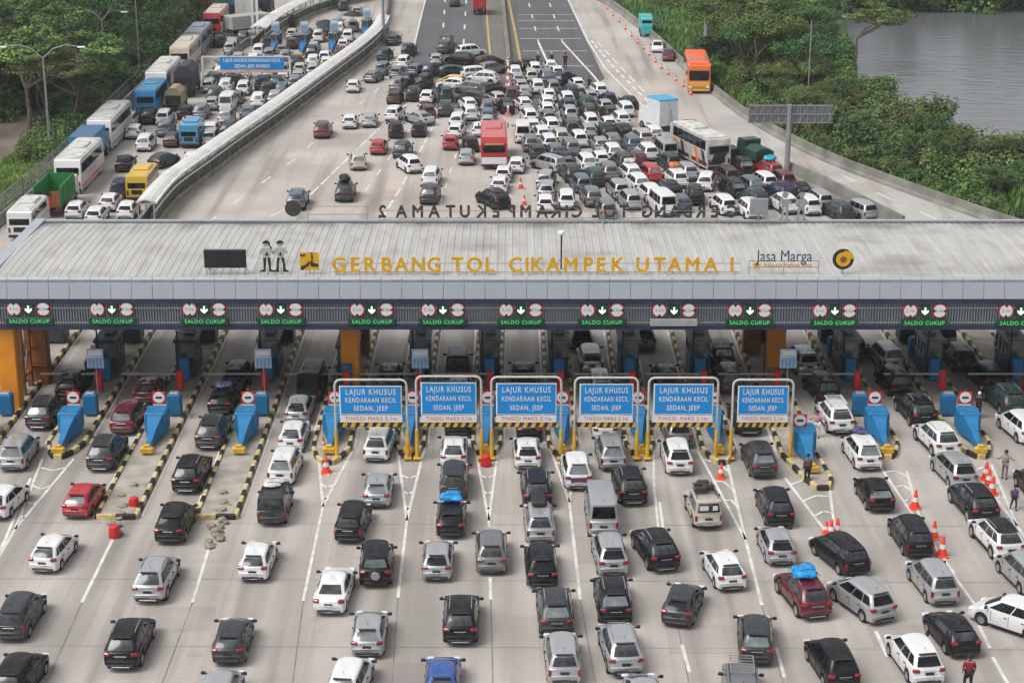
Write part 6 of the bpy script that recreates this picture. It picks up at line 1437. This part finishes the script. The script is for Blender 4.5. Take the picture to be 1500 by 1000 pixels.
# ================================================================ PEOPLE
def cloth(name, col): return mat(name, col, .85, 0, .15, 8)
def person(px, py, yaw, shirt, trousers, label, pose='stand', hat=None, s=1.0, hair=None):
    p = G(px, py); e = empty('person', p, R(yaw)); s *= .87; e.scale = (s, s, s); tag(e, label, 'person', None)
    sw = .16 if pose == 'walk' else .03
    J = {'pel': (0, 0, .93), 'ch': (0, .01, 1.30), 'nk': (0, .0, 1.46), 'hd': (0, .03, 1.60), 'tp': (0, .02, 1.72),
         'sl': (-.19, 0, 1.40), 'el': (-.26, .03, 1.12), 'wl': (-.24, .14, .88), 'sr': (.19, 0, 1.40), 'er': (.26, -.02, 1.12), 'wr': (.24, .1, .88),
         'hl': (-.10, 0, .90), 'kl': (-.11, sw + .02, .49), 'al': (-.11, sw * .8, .08), 'tl': (-.12, sw * .8 + .16, .03), 'hr': (.10, 0, .90), 'kr': (.11, -sw * .3 + .02, .49), 'ar': (.11, -sw * 1.6, .08), 'tr': (.12, -sw * 1.6 + .16, .03)}
    if pose == 'arms': J.update(el=(-.38, .1, 1.25), wl=(-.5, .28, 1.32), er=(.36, .1, 1.2), wr=(.44, .3, 1.3))
    rad = dict(pel=.15, ch=.155, nk=.055, hd=.10, tp=.07, sl=.07, el=.048, wl=.034, sr=.07, er=.048, wr=.034, hl=.095, kl=.065, al=.045, tl=.038, hr=.095, kr=.065, ar=.045, tr=.038)
    E = [('pel', 'ch'), ('ch', 'nk'), ('nk', 'hd'), ('hd', 'tp'), ('ch', 'sl'), ('sl', 'el'), ('el', 'wl'), ('ch', 'sr'), ('sr', 'er'), ('er', 'wr'), ('pel', 'hl'), ('hl', 'kl'), ('kl', 'al'), ('al', 'tl'), ('pel', 'hr'), ('hr', 'kr'), ('kr', 'ar'), ('ar', 'tr')]
    # hands: palm, four fingers and a thumb on each wrist
    for sd, w in (('l', 'wl'), ('r', 'wr')):
        W0 = Vector(J[w]); sg = -1 if sd == 'l' else 1; d = (W0 - Vector(J['e' + sd])).normalized(); J['pm' + sd] = tuple(W0 + d * .07); rad['pm' + sd] = .032; E.append((w, 'pm' + sd)); pc = Vector(J['pm' + sd]); sde = Vector((0, 1, 0)) if abs(d.y) < .8 else Vector((0, 0, 1))
        for f in range(4):
            a = pc + sde * (.028 - .019 * f) + d * .035; J[f'f{f}{sd}'] = tuple(a); J[f'g{f}{sd}'] = tuple(a + d * (.05 + (.012 if f in (1, 2) else 0)) + Vector((-sg * .018, 0, 0))); rad[f'f{f}{sd}'] = .010; rad[f'g{f}{sd}'] = .008; E += [('pm' + sd, f'f{f}{sd}'), (f'f{f}{sd}', f'g{f}{sd}')]
        a = W0 + d * .03 + sde * .035; J['th' + sd] = tuple(a + sde * .02 + d * .03); rad['th' + sd] = .010; E.append(('pm' + sd, 'th' + sd))
    def skin(names, edges, name, m, parent, grow=1.0, root=None):
        me = bpy.data.meshes.new(name); idx = {n_: i for i, n_ in enumerate(names)}; me.from_pydata([J[n_] for n_ in names], [(idx[a], idx[b]) for a, b in edges], []); o = bpy.data.objects.new(name, me); COL.objects.link(o)
        sk = o.modifiers.new('skin', 'SKIN'); sk.use_smooth_shade = True; lay = me.skin_vertices[0] if me.skin_vertices else None
        if lay is None: 
            bm = bmesh.new(); bm.from_mesh(me); bm.verts.layers.skin.verify(); bm.to_mesh(me); bm.free(); lay = me.skin_vertices[0]
        for n_, i in idx.items(): lay.data[i].radius = (rad[n_] * grow, rad[n_] * grow); lay.data[i].use_root = (n_ == (root or names[0]))
        sb_ = o.modifiers.new('sub', 'SUBSURF'); sb_.levels = 1; sb_.render_levels = 1
        dg = bpy.context.evaluated_depsgraph_get(); me2 = bpy.data.meshes.new_from_object(o.evaluated_get(dg)); o.modifiers.clear(); o.data = me2; me2.materials.clear(); me2.materials.append(m)
        for q in me2.polygons: q.material_index = 0; q.use_smooth = True
        me2.name = name; o.parent = parent; return o
    names = ['pel'] + [k for k in J if k != 'pel']; skin(names, E, 'body', M['skin'], e)
    skin(['ch', 'pel', 'sl', 'sr', 'el', 'er'], [('ch', 'pel'), ('ch', 'sl'), ('ch', 'sr'), ('sl', 'el'), ('sr', 'er')], 'shirt', cloth('cloth_' + shirt[0], shirt[1]), e, 1.16)
    skin(['pel', 'hl', 'kl', 'al', 'hr', 'kr', 'ar'], [('pel', 'hl'), ('hl', 'kl'), ('kl', 'al'), ('pel', 'hr'), ('hr', 'kr'), ('kr', 'ar')], 'trousers', cloth('cloth_' + trousers[0], trousers[1]), e, 1.14)
    hp = [(.005, .125), (.07, .112), (.102, .065), (.112, .0), (.1, -.04)]
    MB().lathe(hp[::-1], (0, .005, 1.665), 14).build('hair' if not hat else 'headwear', M['hair'] if not hat else cloth('hat_' + hat[0], hat[1]), e)
    MB().lathe([(.004, .03), (.014, .018), (.018, .0)], (0, .12, 1.60), 6, 0, 'Y').build('nose', M['skin'], e); MB().box((0, .118, 1.555), (.045, .014, .01)).build('mouth', M['tail'], e)
    for sx in (-1, 1): MB().box((sx * .036, .122, 1.64), (.022, .012, .01)).build('eye', M['dark'], e); MB().box((sx * .108, .03, 1.62), (.02, .04, .055)).build('ear', M['skin'], e)
    for sx, k in ((-1, 'tl'), (1, 'tr')): t = Vector(J[k]); MB().bbox((t.x, t.y - .07, .04), (.1, .27, .08), .03).build('shoe', M['dark'], e)
    return e
K_, Wt = ('black', (.015, .015, .018)), ('white', (.62, .62, .62))
person(1417, 1012, 0, ('maroon', (.20, .012, .03)), K_, 'person in a maroon shirt walking at the lower right', 'walk', s=1.05)
person(1484, 746, 190, ('purple', (.09, .07, .2)), ('navy', (.02, .025, .06)), 'small person in purple at the right edge', 'walk', s=.85)
person(1471, 700, 160, ('grey', (.24, .22, .2)), ('grey', (.2, .18, .16)), 'tall person in grey waving arms at the right edge', 'arms')
person(1505, 735, 150, K_, K_, 'person in black beside the dark car at the right edge', 'arms')
person(1182, 706, 20, ('brown', (.12, .07, .05)), K_, 'person in brown leaning by the tenth blue crash cushion', 'stand')
person(1196, 640, 170, ('pink', (.45, .25, .28)), Wt, 'person in pink and white clothes beside the last lane board', 'arms')
person(1432, 612, 180, K_, K_, 'person in black clothes and white helmet between the right lanes', 'stand', ('white', (.7, .7, .7)))
person(1132, 262, 170, K_, K_, 'person in black at the end of the wall by the gantry post', 'stand', s=1.1)
person(1104, 240, 170, ('red', (.5, .04, .06)), ('red', (.4, .05, .06)), 'person in red behind the dark green lorry', 'stand')
person(788, 99, 180, ('navy', (.02, .03, .06)), K_, 'person with a white cap at the head of the jam, left', 'stand', ('white', (.7, .7, .66)), 1.1)
person(808, 98, 180, ('navy', (.02, .03, .06)), K_, 'person with a pale cap at the head of the jam, middle', 'stand', ('cream', (.7, .66, .5)), 1.1)
person(828, 101, 180, K_, K_, 'person all in black standing alone on the dark asphalt', 'stand', s=1.2)
person(744, 104, 180, ('white', (.6, .6, .6)), K_, 'person in a white top at the end of the median barrier', 'stand', ('white', (.7, .7, .7)))
person(863, 133, 180, K_, K_, 'person in black on the right flank of the jam head', 'stand')
person(760, 205, 150, ('crimson', (.35, .03, .04)), K_, 'person in crimson walking beside the red coach', 'walk')
person(751, 166, 150, K_, K_, 'person in black at the lower end of the red barriers', 'stand')
person(1010, 200, 150, ('grey', (.2, .2, .2)), K_, 'person in grey behind the slanted white coach', 'stand')
# umbrellas held up in the side plaza
for px, py, lab in ((478, 62, 'black umbrella open above the side plaza cars, left'), (518, 48, 'black umbrella open above the side plaza cars, right')):
    p = G(px, py); e = empty('umbrella', (p.x, p.y, 0)); tag(e, lab, 'umbrella'); MB().lathe([(1.35, 2.2), (1.0, 2.5), (.5, 2.7), (.03, 2.8)], n=10).build('canopy', M['dark'], e); MB().tube([(0, 0, .0), (0, 0, 2.9)], .03).build('shaft', M['steel'], e)
# ================================================================ HAZE
hz = MB().box((40, 190, 29), (620, 620, 66))
hm = bpy.data.materials.new('thin_haze'); hm.use_nodes = True; nt = hm.node_tree; nt.nodes.clear()
ho = nt.nodes.new('ShaderNodeOutputMaterial'); pv = nt.nodes.new('ShaderNodeVolumePrincipled'); pv.inputs['Density'].default_value = .0002; pv.inputs['Color'].default_value = (.9, .93, .97, 1); pv.inputs['Anisotropy'].default_value = .1
nt.links.new(pv.outputs[0], ho.inputs['Volume']); tag(hz.build('haze', hm), kind='stuff')
